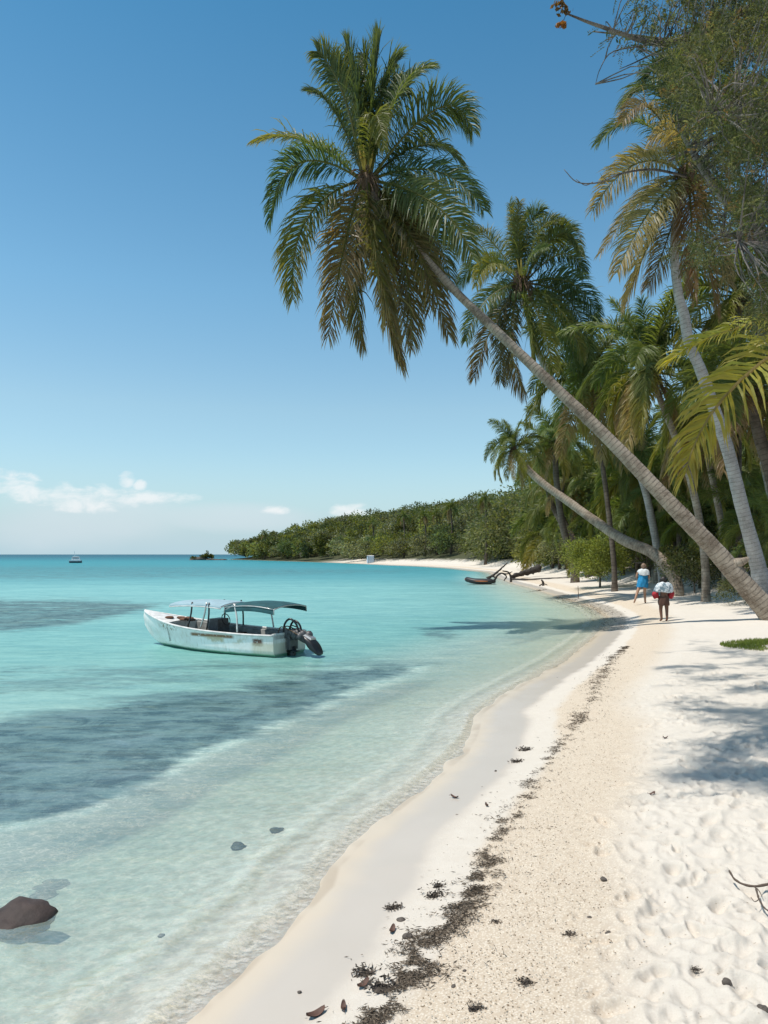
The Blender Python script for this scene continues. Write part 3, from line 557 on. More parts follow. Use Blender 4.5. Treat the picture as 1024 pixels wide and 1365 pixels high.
for k in range(11):
    a = -.9 + k * .52 ; e = .9 - (k % 4) * .45; dv = np.array([math.cos(a), math.sin(a), 0]); mb = MB(); P1 = c + dv * 1.5 * math.cos(e) + UP * 1.5 * math.sin(e); P2 = P1 + dv * 1.4 * math.cos(e - .9) + UP * 1.4 * math.sin(e - .9)
    if P2[0] / P2[1] < .58 or P1[0] / P1[1] < .58: continue
    frond_arrays(mb, c - B, P1 - B, P2 - B, dv, 60, .02, .25, GREEN, LIME, .3, .5, 950 + k); mb.build('frond', M['frond'], root)
# ------------------------------------------------------------------ broadleaf trees, shrubs, far wood
OLIVE = np.array([.140, .158, .058]); DARKG = np.array([.066, .088, .038]); GREY = np.array([.165, .178, .105]); LIGHT = np.array([.21, .235, .065])
def foliage_cloud(mb, lobes, nclump, per, spread, l, w, cols, g, droop=.2, shell=.62):
    lobes = np.array(lobes, float); vol = lobes[:, 3] * lobes[:, 4] * lobes[:, 5]; wgt = vol ** (2 / 3); wgt /= wgt.sum()
    pick = g.choice(len(lobes), nclump, p=wgt); u = unit(g.normal(size=(nclump, 3))); u[:, 2] = np.where(u[:, 2] < -.35, -u[:, 2], u[:, 2])
    rr = shell + (1.02 - shell) * g.random(nclump) ** .55; ce = lobes[pick, :3] + u * rr[:, None] * lobes[pick, 3:6]
    cc = np.array(cols)[g.integers(len(cols), size=nclump)] * g.uniform(.65, 1.35, (nclump, 1))
    n = nclump * per; off = g.normal(size=(n, 3)); off /= np.maximum(1, np.linalg.norm(off, axis=1, keepdims=True) / 1.7)
    c = np.repeat(ce, per, 0) + off * spread * np.array([1, 1, .7]); d = unit(np.repeat(u, per, 0) * .8 + off * .7 + np.array([0, 0, -droop]) + g.normal(0, .4, (n, 3)))
    diamonds(mb, c, d, l * g.uniform(.6, 1.3, n), w * g.uniform(.6, 1.3, n), np.repeat(cc, per, 0) * g.uniform(.8, 1.2, (n, 1)), 0, g)
def lobes_for(r, h, k, g, z0=.3):
    out = [(0, 0, h * .6, r * .75, r * .75, h * .4)]
    for i in range(k):
        a = g.uniform(0, 6.28); q = r * g.uniform(.35, .75); s = g.uniform(.3, .55) * r; out.append((math.cos(a) * q, math.sin(a) * q, h * g.uniform(z0, .88), s, s, s * g.uniform(.6, .9)))
    return out
def shrub(name, label, cat, px_, Y, r, h, cols, seed, nclump=420, per=12, l=.16, w=.07, mat='leaf', group=None, base_py=None, wood=True, z0=.25):
    g = np.random.default_rng(seed); X = (px_ - CX) / F * Y
    while Y > 60 and signed_d([X], [Y])[0] < r * .85 + 4: X += .5
    z_ = ground_z(X, Y); root = thing(name, label, cat, (X, Y, z_), 0, group)
    lb = lobes_for(r, h, 9, g, z0); mb = MB(); foliage_cloud(mb, lb, nclump, per, .17 * r, l, w, cols, g); mb.build('crown', M[mat], root)
    if wood:
        mb = MB(); add_tube(mb, [(0, 0, -.2), (g.normal(0, .05), 0, h * .3), (g.normal(0, .1), g.normal(0, .1), h * .62)], np.array([.11, .085, .04]) * max(.5, h / 4), 7)
        for q in lb[1:]: add_tube(mb, spline([(0, 0, h * .25), (q[0] * .5, q[1] * .5, q[2] * .7), (q[0], q[1], q[2])], 6), np.linspace(.05, .012, 6) * max(.4, h / 4), 5)
        mb.build('trunk', M['tree_bark'], root, True)
    return root
TG = 'broadleaf trees and shrubs behind the beach'
shrub('shrub', 'light lime-green rounded bush on the sand under the bowed trunk', 'bush', 800, 45, 2.0, 2.7, [LIGHT * 1.15, LIGHT, LIGHT * .85], 1, 900, 14, .15, .06, group=TG)
shrub('shrub', 'dark glossy shrub on the bank to the right of the two walkers', 'bush', 926, 34.8, 1.75, 1.95, [DARKG * 1.3, DARKG, GREY * .8], 2, 620, 14, .12, .06, group=TG)
shrub('shrub', 'low grey-green scrub at the back of the sand left of the twin-stemmed palm', 'bush', 728, 73, 3.4, 2.6, [GREY * 1.4, GREY, OLIVE], 3, 420, 12, .26, .1, group=TG)
shrub('shrub', 'small shaded shrub beside the foot of the grey palm trunk', 'bush', 1003, 27, 1.0, .9, [DARKG, GREY * .7], 4, 260, 12, .1, .045, group=TG)
shrub('shrub', 'pale straw-green undergrowth at the far right edge behind the grey trunk', 'bush', 1042, 29, 1.5, 2.9, [LIGHT, YEL * .6, OLIVE], 5, 300, 12, .2, .05, group=TG)
for k, (px_, Y, r, h, cs, lab) in enumerate([
    (640, 118, 7.5, 9.5, [OLIVE, GREY, DARKG * 1.3], 'rounded olive tree where the palm thicket begins, beside the headland'),
    (612, 128, 6.0, 6.5, [GREY, OLIVE], 'grey-green low tree above the far strip of sand'),
    (664, 100, 7.0, 11.0, [OLIVE * 1.1, DARKG * 1.4], 'tallest broadleaf tree left of the small bowed palm crown'),
    (690, 88, 6.0, 9.0, [OLIVE, LIGHT * .6], 'green broadleaf tree directly below the small bowed palm crown'),
    (650, 92, 4.5, 4.2, [LIGHT * .8, OLIVE * 1.2], 'sunlit yellow-green bush at the edge of the far sand'),
    (735, 82, 6.5, 9.5, [DARKG * 1.3, OLIVE], 'dark tree behind the twin-stemmed palm'),
    (775, 66, 5.5, 9.0, [DARKG * 1.2, OLIVE], 'dense dark tree behind the spiky-topped palm'),
    (830, 60, 5.5, 9.5, [DARKG * 1.2, OLIVE * .9], 'tall shadowy tree behind the round-headed palm'),
    (885, 52, 4.6, 9.0, [DARKG * 1.2, OLIVE * .9], 'shadowy tree between the slim bare trunk and the dark gap'),
    (950, 47, 4.5, 8.5, [DARKG, OLIVE * .7], 'deep green tree filling the dark gap behind the pale slim trunk'),
    (1015, 43, 4.5, 9.5, [DARKG * 1.2, OLIVE], 'tree behind the grey palm trunk at the right edge'),
    (705, 84, 2.4, 2.2, [LIGHT * .8, GREY * 1.2], 'low sunny shrub at the back of the sand behind the driftwood'),
    (860, 47, 2.6, 3.6, [DARKG * 1.2, OLIVE * .8], 'dark leafy bush behind the person in blue'),
    (905, 42, 2.4, 4.2, [DARKG * 1.1, OLIVE * .7], 'dark leafy bush left of the black gap, behind the glossy shrub'),
    (975, 36, 2.0, 3.4, [DARKG, OLIVE * .6], 'shadowy bush between the pale slim trunk and the grey trunk'),
    (830, 52, 2.6, 3.2, [OLIVE, DARKG * 1.3], 'green bush right of the lime-green bush, under palm fronds')]):
    shrub('broadleaf_tree' if h > 5 else 'shrub', lab, 'tree' if h > 5 else 'bush', px_, Y, r, h, cs, 60 + k, 900 if h > 5 else 400, 12, .0040 * Y + .06, .0018 * Y + .025, group=TG, z0=.12)

# far wooded headland: reads as one mass
g = np.random.default_rng(77); mb = MB(); cand = []
for k in range(60000):
    if len(cand) >= 330: break
    X = g.uniform(-85, 150); Y = g.uniform(95, 430); pp = CX + F * X / Y
    if not (295 < pp < 730): continue
    if Y < 150 and pp < 640: pass
    cand.append((X, Y)) if True else None
cand = np.array(cand); dd = signed_d(cand[:, 0], cand[:, 1])
cand = np.vstack([cand, g.uniform((-85, 95), (150, 430), (9000, 2))]); dd = signed_d(cand[:, 0], cand[:, 1]); pp = CX + F * cand[:, 0] / cand[:, 1]
ok = (dd > np.interp(pp, [300, 480, 520, 640, 720], [1.2, 1.6, 6, 8, 11])) & (dd < 75) & (pp > 290) & (pp < 760); cand = cand[ok]; dd = dd[ok]
keep = []
for i in range(len(cand)):
    rr_ = 3.6 if dd[i] < 22 else 5.0
    if all((cand[i][0] - cand[j][0]) ** 2 + (cand[i][1] - cand[j][1]) ** 2 > rr_ ** 2 for j in keep): keep.append(i)
    if len(keep) > 520: break
palette = [OLIVE, OLIVE * .8, GREY, GREY * .85, DARKG * 1.4, OLIVE * 1.15, np.array([.13, .145, .04])]
for i in keep:
    X, Y = cand[i]; z_ = ground_z(X, Y); r = g.uniform(2.6, 4.6) * (1 if dd[i] > 10 else .75); h = g.uniform(5.5, 9.5) * (1 if dd[i] > 14 or Y > 225 else .7)
    h = min(h, max(3, (7.5 if Y > 225 else 3.8) + dd[i] * .4)); lb = [(X, Y, z_ + h * .55, r, r, h * .5)]
    for q in range(5): a = g.uniform(0, 6.28); s = r * g.uniform(.35, .6); lb.append((X + math.cos(a) * r * .65, Y + math.sin(a) * r * .65, z_ + h * g.uniform(.2, .9), s, s, s * .8))
    nc = 105 if dd[i] < 30 else 75; c0 = palette[g.integers(len(palette))]; c0 = c0 * g.uniform(.62, 1.4); foliage_cloud(mb, lb, nc, 9, .22 * r, .0022 * Y + .2, .0011 * Y + .1, [c0, c0 * .8, c0 * 1.2], g)
tag(mb.build('wooded_headland', M['leaf']), 'far wooded headland of dense olive-green trees across the bay', 'forest', kind='stuff')
# dark undergrowth far back in the grove, one mass behind the palms
mb = MB(); g = np.random.default_rng(78)
for k in range(190):
    Y = g.uniform(40, 110); pp = g.uniform(700, 1180); X = (pp - CX) / F * Y; dq = signed_d([X], [Y])[0]
    if dq < 10.5: continue
    z_ = ground_z(X, Y); r = g.uniform(2.2, 4.0); h = g.uniform(4, 9); foliage_cloud(mb, [(X, Y, z_ + h * .5, r, r, h * .55)], 110, 10, .5, .34, .15, [DARKG, DARKG * 1.3, OLIVE * .8], g)
tag(mb.build('palm_thicket', M['leaf']), 'dense shadowy undergrowth filling the grove behind the palms', 'thicket', kind='stuff')
# emergent palms on the headland ridge
for k, (px_, top, Y, L, lab) in enumerate([(601,672,165,3.0,'tallest palm standing clear of the headland ridge'),(566,682,175,2.6,'second palm on the ridge, left of the tallest one'),(538,684,185,2.6,'palm with a round dark head at the middle of the ridge'),(497,692,215,2.2,'small palm head pricking the ridge right of the cloud'),(353,706,300,2.6,'lone palm top near the seaward end of the headland'),(582,679,170,2.2,'small palm just left of the tallest ridge palm'),(647,661,125,2.6,'dark palm top where the ridge climbs to the thicket')]):
    X = (px_ - CX) / F * Y; ztop = EYE - (top + 6 - HY) / F * Y; z_ = ground_z(X, Y); root = thing('ridge_palm', lab, 'palm tree', (X, Y, z_), 0, 'palms rising above the headland'); mb = MB(); add_tube(mb, spline([(0, 0, -.3), (.3, 0, (ztop - z_) * .5), (0, 0, ztop - z_)], 10), np.linspace(.3, .16, 10), 7); mb.build('trunk', M['dark_bark'], root, True)
    crown_generic(root, (0, 0, ztop - z_), L, 16, 50 + k)

# --- fine-leaved tree leaning in from the right: its limbs carry the top corner
def rodrigues(v, k, a): return v * math.cos(a) + np.cross(k, v) * math.sin(a) + k * (k @ v) * (1 - math.cos(a))
base = np.array([9.6, 13.2]); zb = ground_z(*base); root = thing('overhanging_tree', 'large fine-leaved tree leaning in from the right, filling the upper right corner', 'tree', (base[0], base[1], zb)); B = np.array([base[0], base[1], zb])
mb = MB(); limbs = []
def limb(pts, r0, r1, n=30): S = spline(pts, n); add_tube(mb, S - B, np.linspace(r0, r1, n), 9); limbs.append(S); return S
limb([np.r_[base, zb - .3], (9.2, 13.0, 2.6), (8.4, 12.8, 5.0), (7.6, 12.6, 7.2), (7.2, 12.6, 9.5), (6.9, 12.8, 11.6)], .34, .12, 40)
limb([(8.4, 12.8, 5.0), W(1075,400,12.4), W(1024,325,12.3), W(985,282,12.2), W(962,258,12.1), W(938,226,12.0), W(905,170,12.0)], .19, .035)
limb([(7.6, 12.6, 7.2), W(1060,190,12.6), W(1000,165,12.8), W(940,190,13.0), W(890,215,13.2)], .11, .02)
limb([(7.2, 12.6, 9.5), W(1060,60,12.4), W(1004,14,12.2), W(940,40,12.0), W(880,58,11.9), W(800,35,11.8), W(755,18,11.7)], .11, .012)
limb([(7.0, 12.7, 10.6), W(1040,0,12.9), W(970,60,13.2), W(900,55,13.3), W(850,48,13.4), W(790,42,13.5)], .08, .010)
limb([W(1040,345,12.3), W(1020,400,12.3), W(1008,450,12.2)], .07, .02)
limb([(8.2, 12.8, 5.6), W(1090,330,11.6), W(1040,290,11.0), W(990,310,10.8), (4.9, 10.7, 7.0)], .12, .02)
limb([(7.6, 12.6, 7.2), (7.4, 11.2, 8.2), (6.6, 10.2, 8.9), (6.0, 9.6, 9.2)], .11, .02)
# unseen limbs over the sand, the two long overhead ones added for shade
limb([(8.4, 12.8, 5.0), (8.6, 11.0, 6.4), (8.2, 9.6, 7.6), (7.6, 8.6, 8.2)], .13, .03)
limb([(7.2, 12.6, 9.5), (6.4, 11.8, 11.6), (4.0, 10.8, 11.6), (1.8, 9.0, 10.4), (.6, 7.4, 9.2)], .14, .02)
limb([(6.6, 12.0, 11.4), (5.0, 9.6, 10.8), (3.0, 7.4, 9.3), (1.2, 5.4, 7.8)], .10, .02)
limb([(8.2, 9.6, 7.6), W(1090,260,8.8), W(1040,200,8.4), W(990,160,8.2), W(950,150,8.1)], .07, .012)
limb([(8.2, 9.6, 7.6), W(1080,360,8.6), W(1030,330,8.3), W(985,320,8.0)], .06, .012)
limb([W(880,58,11.9), W(850,62,11.8), W(815,70,11.8), W(800,92,11.7), W(794,112,11.7)], .014, .004, 16)
limb([W(905,55,12), W(870,72,11.9), W(845,84,11.9), W(826,92,11.8)], .018, .005, 16)
limb([W(915,235,12.1), W(870,226,12.0), W(830,231,11.9), W(800,243,11.9), W(770,243,11.8), W(752,226,11.8)], .022, .005, 22)
limb([W(790,243,11.9), W(780,247,11.8), W(768,239,11.8)], .009, .004, 8)
limb([W(812,240,11.9), W(805,238,11.9), W(800,231,11.9)], .008, .003, 8)
g = np.random.default_rng(404); allp = np.concatenate(limbs[1:14])
def in_poly(px_, py_, P):
    c = False
    for i in range(len(P)):
        (ax, ay), (bx, by) = P[i], P[(i + 1) % len(P)]
        if (ay > py_) != (by > py_) and px_ < (bx - ax) * (py_ - ay) / (by - ay) + ax: c = not c
    return c
DENSE = [(925,45),(960,15),(1024,-10),(1130,-40),(1160,430),(1060,470),(1015,430),(1000,400),(985,360),(978,330),(955,345),(930,335),(935,300),(955,270),(960,240),(935,215),(900,200),(888,160),(895,120),(880,85)]
SPARSE = [(770,-5),(1024,-60),(1024,70),(940,90),(880,95),(850,70),(800,40)]
cl = []
while len(cl) < 2000:
    a, b_ = g.uniform(870, 1160), g.uniform(-50, 470)
    if in_poly(a, b_, DENSE) and fbm(np.array([a * .022]), np.array([b_ * .022]), 3)[0] > -.08: cl.append(W(a, b_, g.uniform(7.2, 10.0) if (g.random() < .28 and a > 905) else g.uniform(10.3, 14.2)))
nd = len(cl)
while len(cl) < nd + 210:
    a, b_ = g.uniform(770, 1024), g.uniform(-60, 95)
    if in_poly(a, b_, SPARSE) and g.random() < sstep(760, 960, a) * .9 + .10: cl.append(W(a, b_, g.uniform(11.0, 13.5)))
k0 = len(cl)
for k in range(800): cl.append(np.array([g.uniform(4.6, 10.5), g.uniform(7.4, 12.5), g.uniform(5.6, 10.5)])) 
gr_ = 0
while gr_ < 1250:  # leaf clusters added above the frame to cast dappled shade on the sand
    a, b_ = g.uniform(868, 1150), g.uniform(842, 1125); q = G(a, b_) if gr_ < 0 else None; Yg = (EYE - .55) * F / (b_ - HY); Xg = (a - CX) / F * Yg
    edge_ = sstep(868, 940, a + 40 * math.sin(b_ * .045) + 25 * math.sin(b_ * .11)) * sstep(1125, 1080, b_)
    if g.random() > edge_ or fbm(np.array([Xg * 1.3]), np.array([Yg * 1.6]), 3)[0] < -.10: continue
    H_ = (2.45 + .77 * Yg) / 1.077 + g.uniform(.1, .9); cl.append(np.array([Xg - .42 * H_, Yg - .10 * H_, .55 + H_])); gr_ += 1
keep_over = len(cl)
cl = [q for i, q in enumerate(cl) if i < k0 or q[0] / q[1] > .56 or q[2] > 2.8 + .76 * q[1]]
cl = np.array(cl); mbl = MB()
for i, q in enumerate(cl):
    j = np.argmin(((allp - q) ** 2).sum(1)); s = allp[j]; L = np.linalg.norm(q - s)
    if i >= k0 and L > .6: s = q + (s - q) / L * .5
    elif L > 2.2: s = q + (s - q) / L * 1.1
    if i % 2 == 0 or i > nd: add_tube(mb, spline([s, (s + q) / 2 + g.normal(0, .08, 3), q], 6) - B, np.linspace(.012, .003, 6), 4, cap=False)
    ax = unit(q - s + g.normal(0, .3, 3)); sub = 6 if i < nd or i >= k0 else 4
    for m_ in range(sub):
        dv = unit(ax + g.normal(0, .8, 3) + np.array([0, 0, -.25])); ln = g.uniform(.16, .34); n = 15
        tt = np.linspace(.15, 1, n)[:, None]; c = q + g.normal(0, .09, 3) + dv * ln * tt + np.array([0, 0, -.12]) * tt ** 2 * ln; sdv = unit(np.cross(dv, g.normal(size=3))); sg = np.where(np.arange(n) % 2, 1, -1)[:, None]
        col = [OLIVE * .62, GREY * .7, DARKG * 1.0, GREY * .75][g.integers(4)] * g.uniform(.5, 1.25)
        if g.random() < .05: col = BROWN * .9
        diamonds(mbl, c - B + sdv * sg * .03, sdv * sg + dv * .6, g.uniform(.045, .085, n) * min(1, q[1] / 11.5), g.uniform(.012, .022, n) * min(1, q[1] / 11.5), np.tile(col, (n, 1)) * g.uniform(.75, 1.25, (n, 1)), 0, g)
mb.build('trunk', M['limb_bark'], root, True); mbl.build('crown', M['fine_leaf'], root)
mb = MB()
for (a, b_) in [(750, 8), (755, 14), (745, 4)]: diamonds(mb, W(a, b_, 11.7) - B + g.normal(0, .04, (14, 3)), g.normal(size=(14, 3)), .1, .06, np.tile([.16, .09, .045], (14, 1)), 0, g)
diamonds(mb, W(750, 34, 11.7) - B + g.normal(0, .035, (22, 3)), g.normal(size=(22, 3)), .1, .06, np.tile([.25, .10, .03], (22, 1)), 0, g)
add_tube(mb, spline([W(755,18,11.7) - B, W(752,26,11.7) - B, W(750,33,11.7) - B], 6), .004, 4, (.1, .06, .04)); tag(mb.build('withered_leaves', M['leaf'], root))

# grass patch on the sand
mb = MB(); g = np.random.default_rng(5); c0 = G(1012, 860); n = 8500
a = g.uniform(0, 6.28, n); rr_ = np.sqrt(g.random(n)); gx = c0[0] + .45 + np.cos(a) * rr_ * 1.15; gy = c0[1] + np.sin(a) * rr_ * 1.25; kz = (fbm(gx * 3, gy * 3, 2) > -.18); gx, gy = gx[kz], gy[kz]; n = len(gx)
gz = land_z(signed_d(gx, gy), gx, gy); hgt = g.uniform(.03, .10, n); c = np.stack([gx, gy, gz + hgt * .45], -1)
diamonds(mb, c, np.c_[g.normal(0, .35, (n, 2)), np.ones(n)], hgt, .012, np.array([.15, .21, .045]) * g.uniform(.6, 1.5, (n, 1)), 0, g)
tag(mb.build('grass_patch', M['leaf']), 'patch of short green grass on the sand at the right edge', 'grass', kind='stuff')
# ------------------------------------------------------------------ moored motorboat
def hull_mat():
    m, nt, out = mat_new('boat_paint'); t = NT(nt); tc = t.n('TexCoord').outputs['Object']; s = t.n('SeparateXYZ'); t.l(tc, s.inputs[0]); x_, y_, z_ = s.outputs
    nb = t.noise(tc, 2.2, 6, .65); nf = t.noise(tc, 14, 5, .7)
    st = t.n('Mapping'); st.inputs['Scale'].default_value = (9, 9, .7); t.l(tc, st.inputs[0]); streak = t.noise(st.outputs[0], 2.0, 4, .6)
    col = t.mix(t.ss(nb, .35, .7), (.86, .86, .83), (.70, .69, .64))
    col = t.mix(t.math('MULTIPLY', t.ss(streak, .52, .75), .45), col, (.42, .33, .22))
    def box(x0, x1, z0, z1, e=.07):
        a = t.math('MULTIPLY', t.ss(x_, x0 - e, x0 + e), t.ss(x_, x1 + e, x1 - e)); b = t.math('MULTIPLY', t.ss(z_, z0 - .03, z0 + .03), t.ss(z_, z1 + .03, z1 - .03)); return t.math('MULTIPLY', a, b)
    col = t.mix(t.math('MULTIPLY', box(1.15, 2.55, .42, .50), t.ss(nf, .3, .45)), col, (.22, .10, .035))          # rusty brown strip under the rail
    col = t.mix(t.math('MULTIPLY', box(.75, 2.2, .30, .43, .2), t.math('MULTIPLY', t.ss(nb, .4, .6), .8)), col, (.52, .40, .22))
    col = t.mix(t.math('MULTIPLY', box(.30, .58, .27, .44, .06), t.ss(nf, .3, .5)), col, (.14, .05, .03))           # brown blotch near the stern
    col = t.mix(t.math('MULTIPLY', box(-.1, .62, .0, .34, .1), .6), col, (.58, .53, .38))
    col = t.mix(t.math('MULTIPLY', box(3.1, 3.95, .5, .70, .15), t.ss(nf, .48, .6)), col, (.28, .21, .13))
    col = t.mix(t.ss(t.math('ADD', z_, t.math('MULTIPLY', t.math('SUBTRACT', nb, .5), .08)), .12, .05), col, (.10, .27, .17))                   # weed-green waterline
    p = t.n('BsdfPrincipled'); p.inputs['Roughness'].default_value = .38; t.l(col, p.inputs['Base Color']); t.l(t.bump(nf, .12, .01), p.inputs['Normal']); t.l(p.outputs[0], out.inputs[0]); return m
M['boat_paint'] = hull_mat()
M['white_paint'] = simple('weathered_white', (.74, .73, .70), .5, var=.3, scale=5); M['grey_inside'] = simple('grey_inside', (.33, .33, .31), .7, var=.5, scale=5)
M['teal_canvas'] = simple('teal_canvas', (.012, .08, .092), .85, var=.35, scale=4); M['pale_canvas'] = simple('pale_canvas', (.30, .43, .48), .8, var=.15, scale=4)
M['metal'] = simple('tube_metal', (.55, .54, .52), .35, .7); M['black'] = simple('black_plastic', (.018, .018, .02), .35, var=.3); M['engine_grey'] = simple('engine_grey', (.10, .10, .105), .5, var=.5, scale=12); M['rust'] = simple('rust_brown', (.16, .07, .035), .8, var=.4, scale=14)
M['rope'] = simple('rope', (.16, .10, .06), .9)
ang = math.atan2(.475, -.88); root = thing('motorboat', 'white open motorboat with canopies and tilted black outboard, moored in the shallows', 'boat', (-2.24, 17.6, 0), ang); root.scale = (.96, .96, .98)
XS = [0, .5, 1, 1.6, 2.2, 2.8, 3.4, 3.9, 4.35, 4.7, 4.95]; BG = [.70, .74, .78, .80, .80, .76, .65, .50, .33, .16, .02]; ZG = [.52, .515, .52, .535, .56, .60, .655, .72, .79, .85, .90]
BC = [.60, .63, .65, .65, .62, .55, .42, .28, .14, .05, .01]; ZC = [.02, .02, .02, .03, .04, .07, .12, .19, .29, .42, .60]; ZK = [-.16, -.16, -.17, -.17, -.17, -.16, -.13, -.07, .05, .24, .52]
def sect(i):
    return [(XS[i], BG[i], ZG[i]), (XS[i], .45 * BG[i] + .55 * BC[i] + .03, .5 * (ZG[i] + ZC[i])), (XS[i], BC[i], ZC[i]), (XS[i], 0, ZK[i]), (XS[i], -BC[i], ZC[i]), (XS[i], -.45 * BG[i] - .55 * BC[i] - .03, .5 * (ZG[i] + ZC[i])), (XS[i], -BG[i], ZG[i])]
xs = np.linspace(0, 10, 41); secs = np.array([sect(i) for i in range(11)], float); fine = np.stack([spline(secs[:, k], 41) for k in range(7)], 1); fine2 = np.stack([spline(r_, 19) for r_ in fine], 0)
mb = MB(); loft(mb, fine2, closed=False); ring = fine2[0]; c0 = len(ring); mb.add(np.vstack([ring, [0, 0, .3]]), None, [(j, j + 1, c0) for j in range(c0 - 1)] + [(c0 - 1, 0, c0)]); hull = mb.build('hull', M['boat_paint'], root, True)
gw = fine2[:, 0]; gw2 = fine2[:, -1]
mb = MB(); inner = [[(a[0], a[1] - .01, a[2] - .012), (a[0], max(a[1] * .88 - .03, .0), a[2] - .03), (a[0], max(a[1] * .8 - .05, 0), .16 + .02 * a[0]), (a[0], -max(a[1] * .8 - .05, 0), .16 + .02 * a[0]), (a[0], -max(a[1] * .88 - .03, 0), a[2] - .03), (a[0], -a[1] + .01, a[2] - .012)] for a in gw[1:26]]
loft(mb, inner, closed=False); mb.add(np.array(inner[0]), [(0, 1, 4, 5), (1, 2, 3, 4)]); mb.build('inner_floor', M['grey_inside'], root)
mb = MB(); dk = [[(a[0], a[1] * 1.0, a[2] + .004), (a[0], a[1] * .5, a[2] + .035), (a[0], 0, a[2] + .05), (a[0], -a[1] * .5, a[2] + .035), (a[0], -a[1], a[2] + .004)] for a in gw[25:]]; loft(mb, dk, closed=False); mb.add(np.array([dk[0][0], dk[0][2], dk[0][4], (dk[0][4][0], -.5, .2), (dk[0][0][0], .5, .2)]), [(0, 1, 3, 4)], [(1, 2, 3)]); mb.build('foredeck', M['white_paint'], root, True)
mb = MB(); P = np.vstack([gw[:-1] + (0, .0, .012), gw2[::-1] + (0, 0, .012)]); add_tube(mb, P, .028, 6); mb.build('rail', M['white_paint'], root, True)
mb = MB(); add_box(mb, (.03, 0, .50), (.06, 1.34, .14)); mb.build('transom_cap', M['white_paint'], root)
for xb in (.75, 2.0, 2.75):
    mb = MB(); add_box(mb, (xb, 0, .40), (.26, 1.34 if xb < 2.5 else 1.1, .035)); mb.build('bench', M['white_paint'] if xb != 2.0 else M['rust'], root)
mb = MB(); add_box(mb, (2.35, -.1, .52), (.32, .5, .50), taper=.85); add_box(mb, (2.36, -.1, .785), (.3, .42, .025)); mb.build('console', M['engine_grey'], root)
mb = MB(); add_tube(mb, [(2.12 + .05 * math.sin(a), -.1 + .15 * math.cos(a), .78 + .14 * math.sin(a)) for a in np.linspace(0, 6.283, 20)], .012, 6); mb.build('steering_wheel', M['black'], root, True)
mb = MB()
for k in range(5): add_ell(mb, (3.15 + .17 * k, .16 * math.sin(k * 2), .73 + .015 * k), (.14, .10, .035), 9, 6, .5, k)
mb.build('deck_clutter', M['rust'], root)
# front pale canopy and rear teal canopy on tubes
def canopy(x0, x1, w, z0, rise, mat, drop):
    mb = MB(); rows = []
    for xx in np.linspace(x0, x1, 9):
        u = (xx - x0) / (x1 - x0); zz_ = z0 + rise * math.sin(math.pi * (.12 + .76 * u)); rows.append([(xx, w * q, zz_ - .07 * abs(q) ** 2.5 - (drop if abs(q) > 1.0 else 0)) for q in (-1.02, -1, -.7, -.3, 0, .3, .7, 1, 1.02)])
    up = np.array(rows); lo_ = up - np.array([0, 0, .018]); loft(mb, up, closed=False); loft(mb, lo_[:, ::-1], closed=False)
    e = lambda A, B_: mb.add(np.vstack([A, B_]), [(j, j + 1, len(A) + j + 1, len(A) + j) for j in range(len(A) - 1)])
    for A, B_ in ((up[0], lo_[0]), (up[-1][::-1], lo_[-1][::-1]), (up[:, 0][::-1], lo_[:, 0][::-1]), (up[:, -1], lo_[:, -1])): e(A, B_)
    return mb, up
mb, up = canopy(1.66, 3.38, .64, 1.22, .06, None, .03); cf = mb.build('pale_canopy', M['pale_canvas'], root, True)
mb = MB(); add_tube(mb, up[:, 0] + (0, 0, -.03), .014, 6); add_tube(mb, up[:, -1] + (0, 0, -.03), .014, 6); add_tube(mb, up[0] + (0, 0, -.03), .014, 6); add_tube(mb, up[-1] + (0, 0, -.03), .014, 6); mb.build('canopy_frame', M['white_paint'], cf, True)
mb, up = canopy(-.02, 1.5, .68, 1.20, .10, None, .12); cr_ = mb.build('teal_canopy', M['teal_canvas'], root, True)
mb = MB(); add_tube(mb, up[0] + (0, 0, -.02), .016, 6); add_tube(mb, up[-1] + (0, 0, -.02), .016, 6); add_tube(mb, up[:, 1] + (0, 0, -.02), .016, 6); add_tube(mb, up[:, -2] + (0, 0, -.02), .016, 6); mb.build('canopy_frame', M['metal'], cr_, True)
for (xa, ya, za, xb, yb, zb_, mt) in [(2.05, .72, .58, 2.05, .63, 1.25, 'black'), (2.05, -.72, .58, 2.05, -.63, 1.25, 'black'), (2.7, .70, .62, 2.62, .62, 1.25, 'black'), (2.7, -.70, .62, 2.62, -.62, 1.25, 'black'), (2.28, .72, .58, 2.12, .64, 1.25, 'metal'), (1.05, .74, .57, 1.2, .66, 1.24, 'white_paint'), (1.05, -.74, .57, 1.2, -.66, 1.24, 'white_paint'), (1.2, .66, 1.24, 1.46, .67, 1.1, 'metal')]:
    mb = MB(); add_tube(mb, spline([(xa, ya, za), (.5 * (xa + xb) - .03, .5 * (ya + yb), .5 * (za + zb_)), (xb, yb, zb_)], 8), .022, 7); mb.build('post', M[mt], root, True)
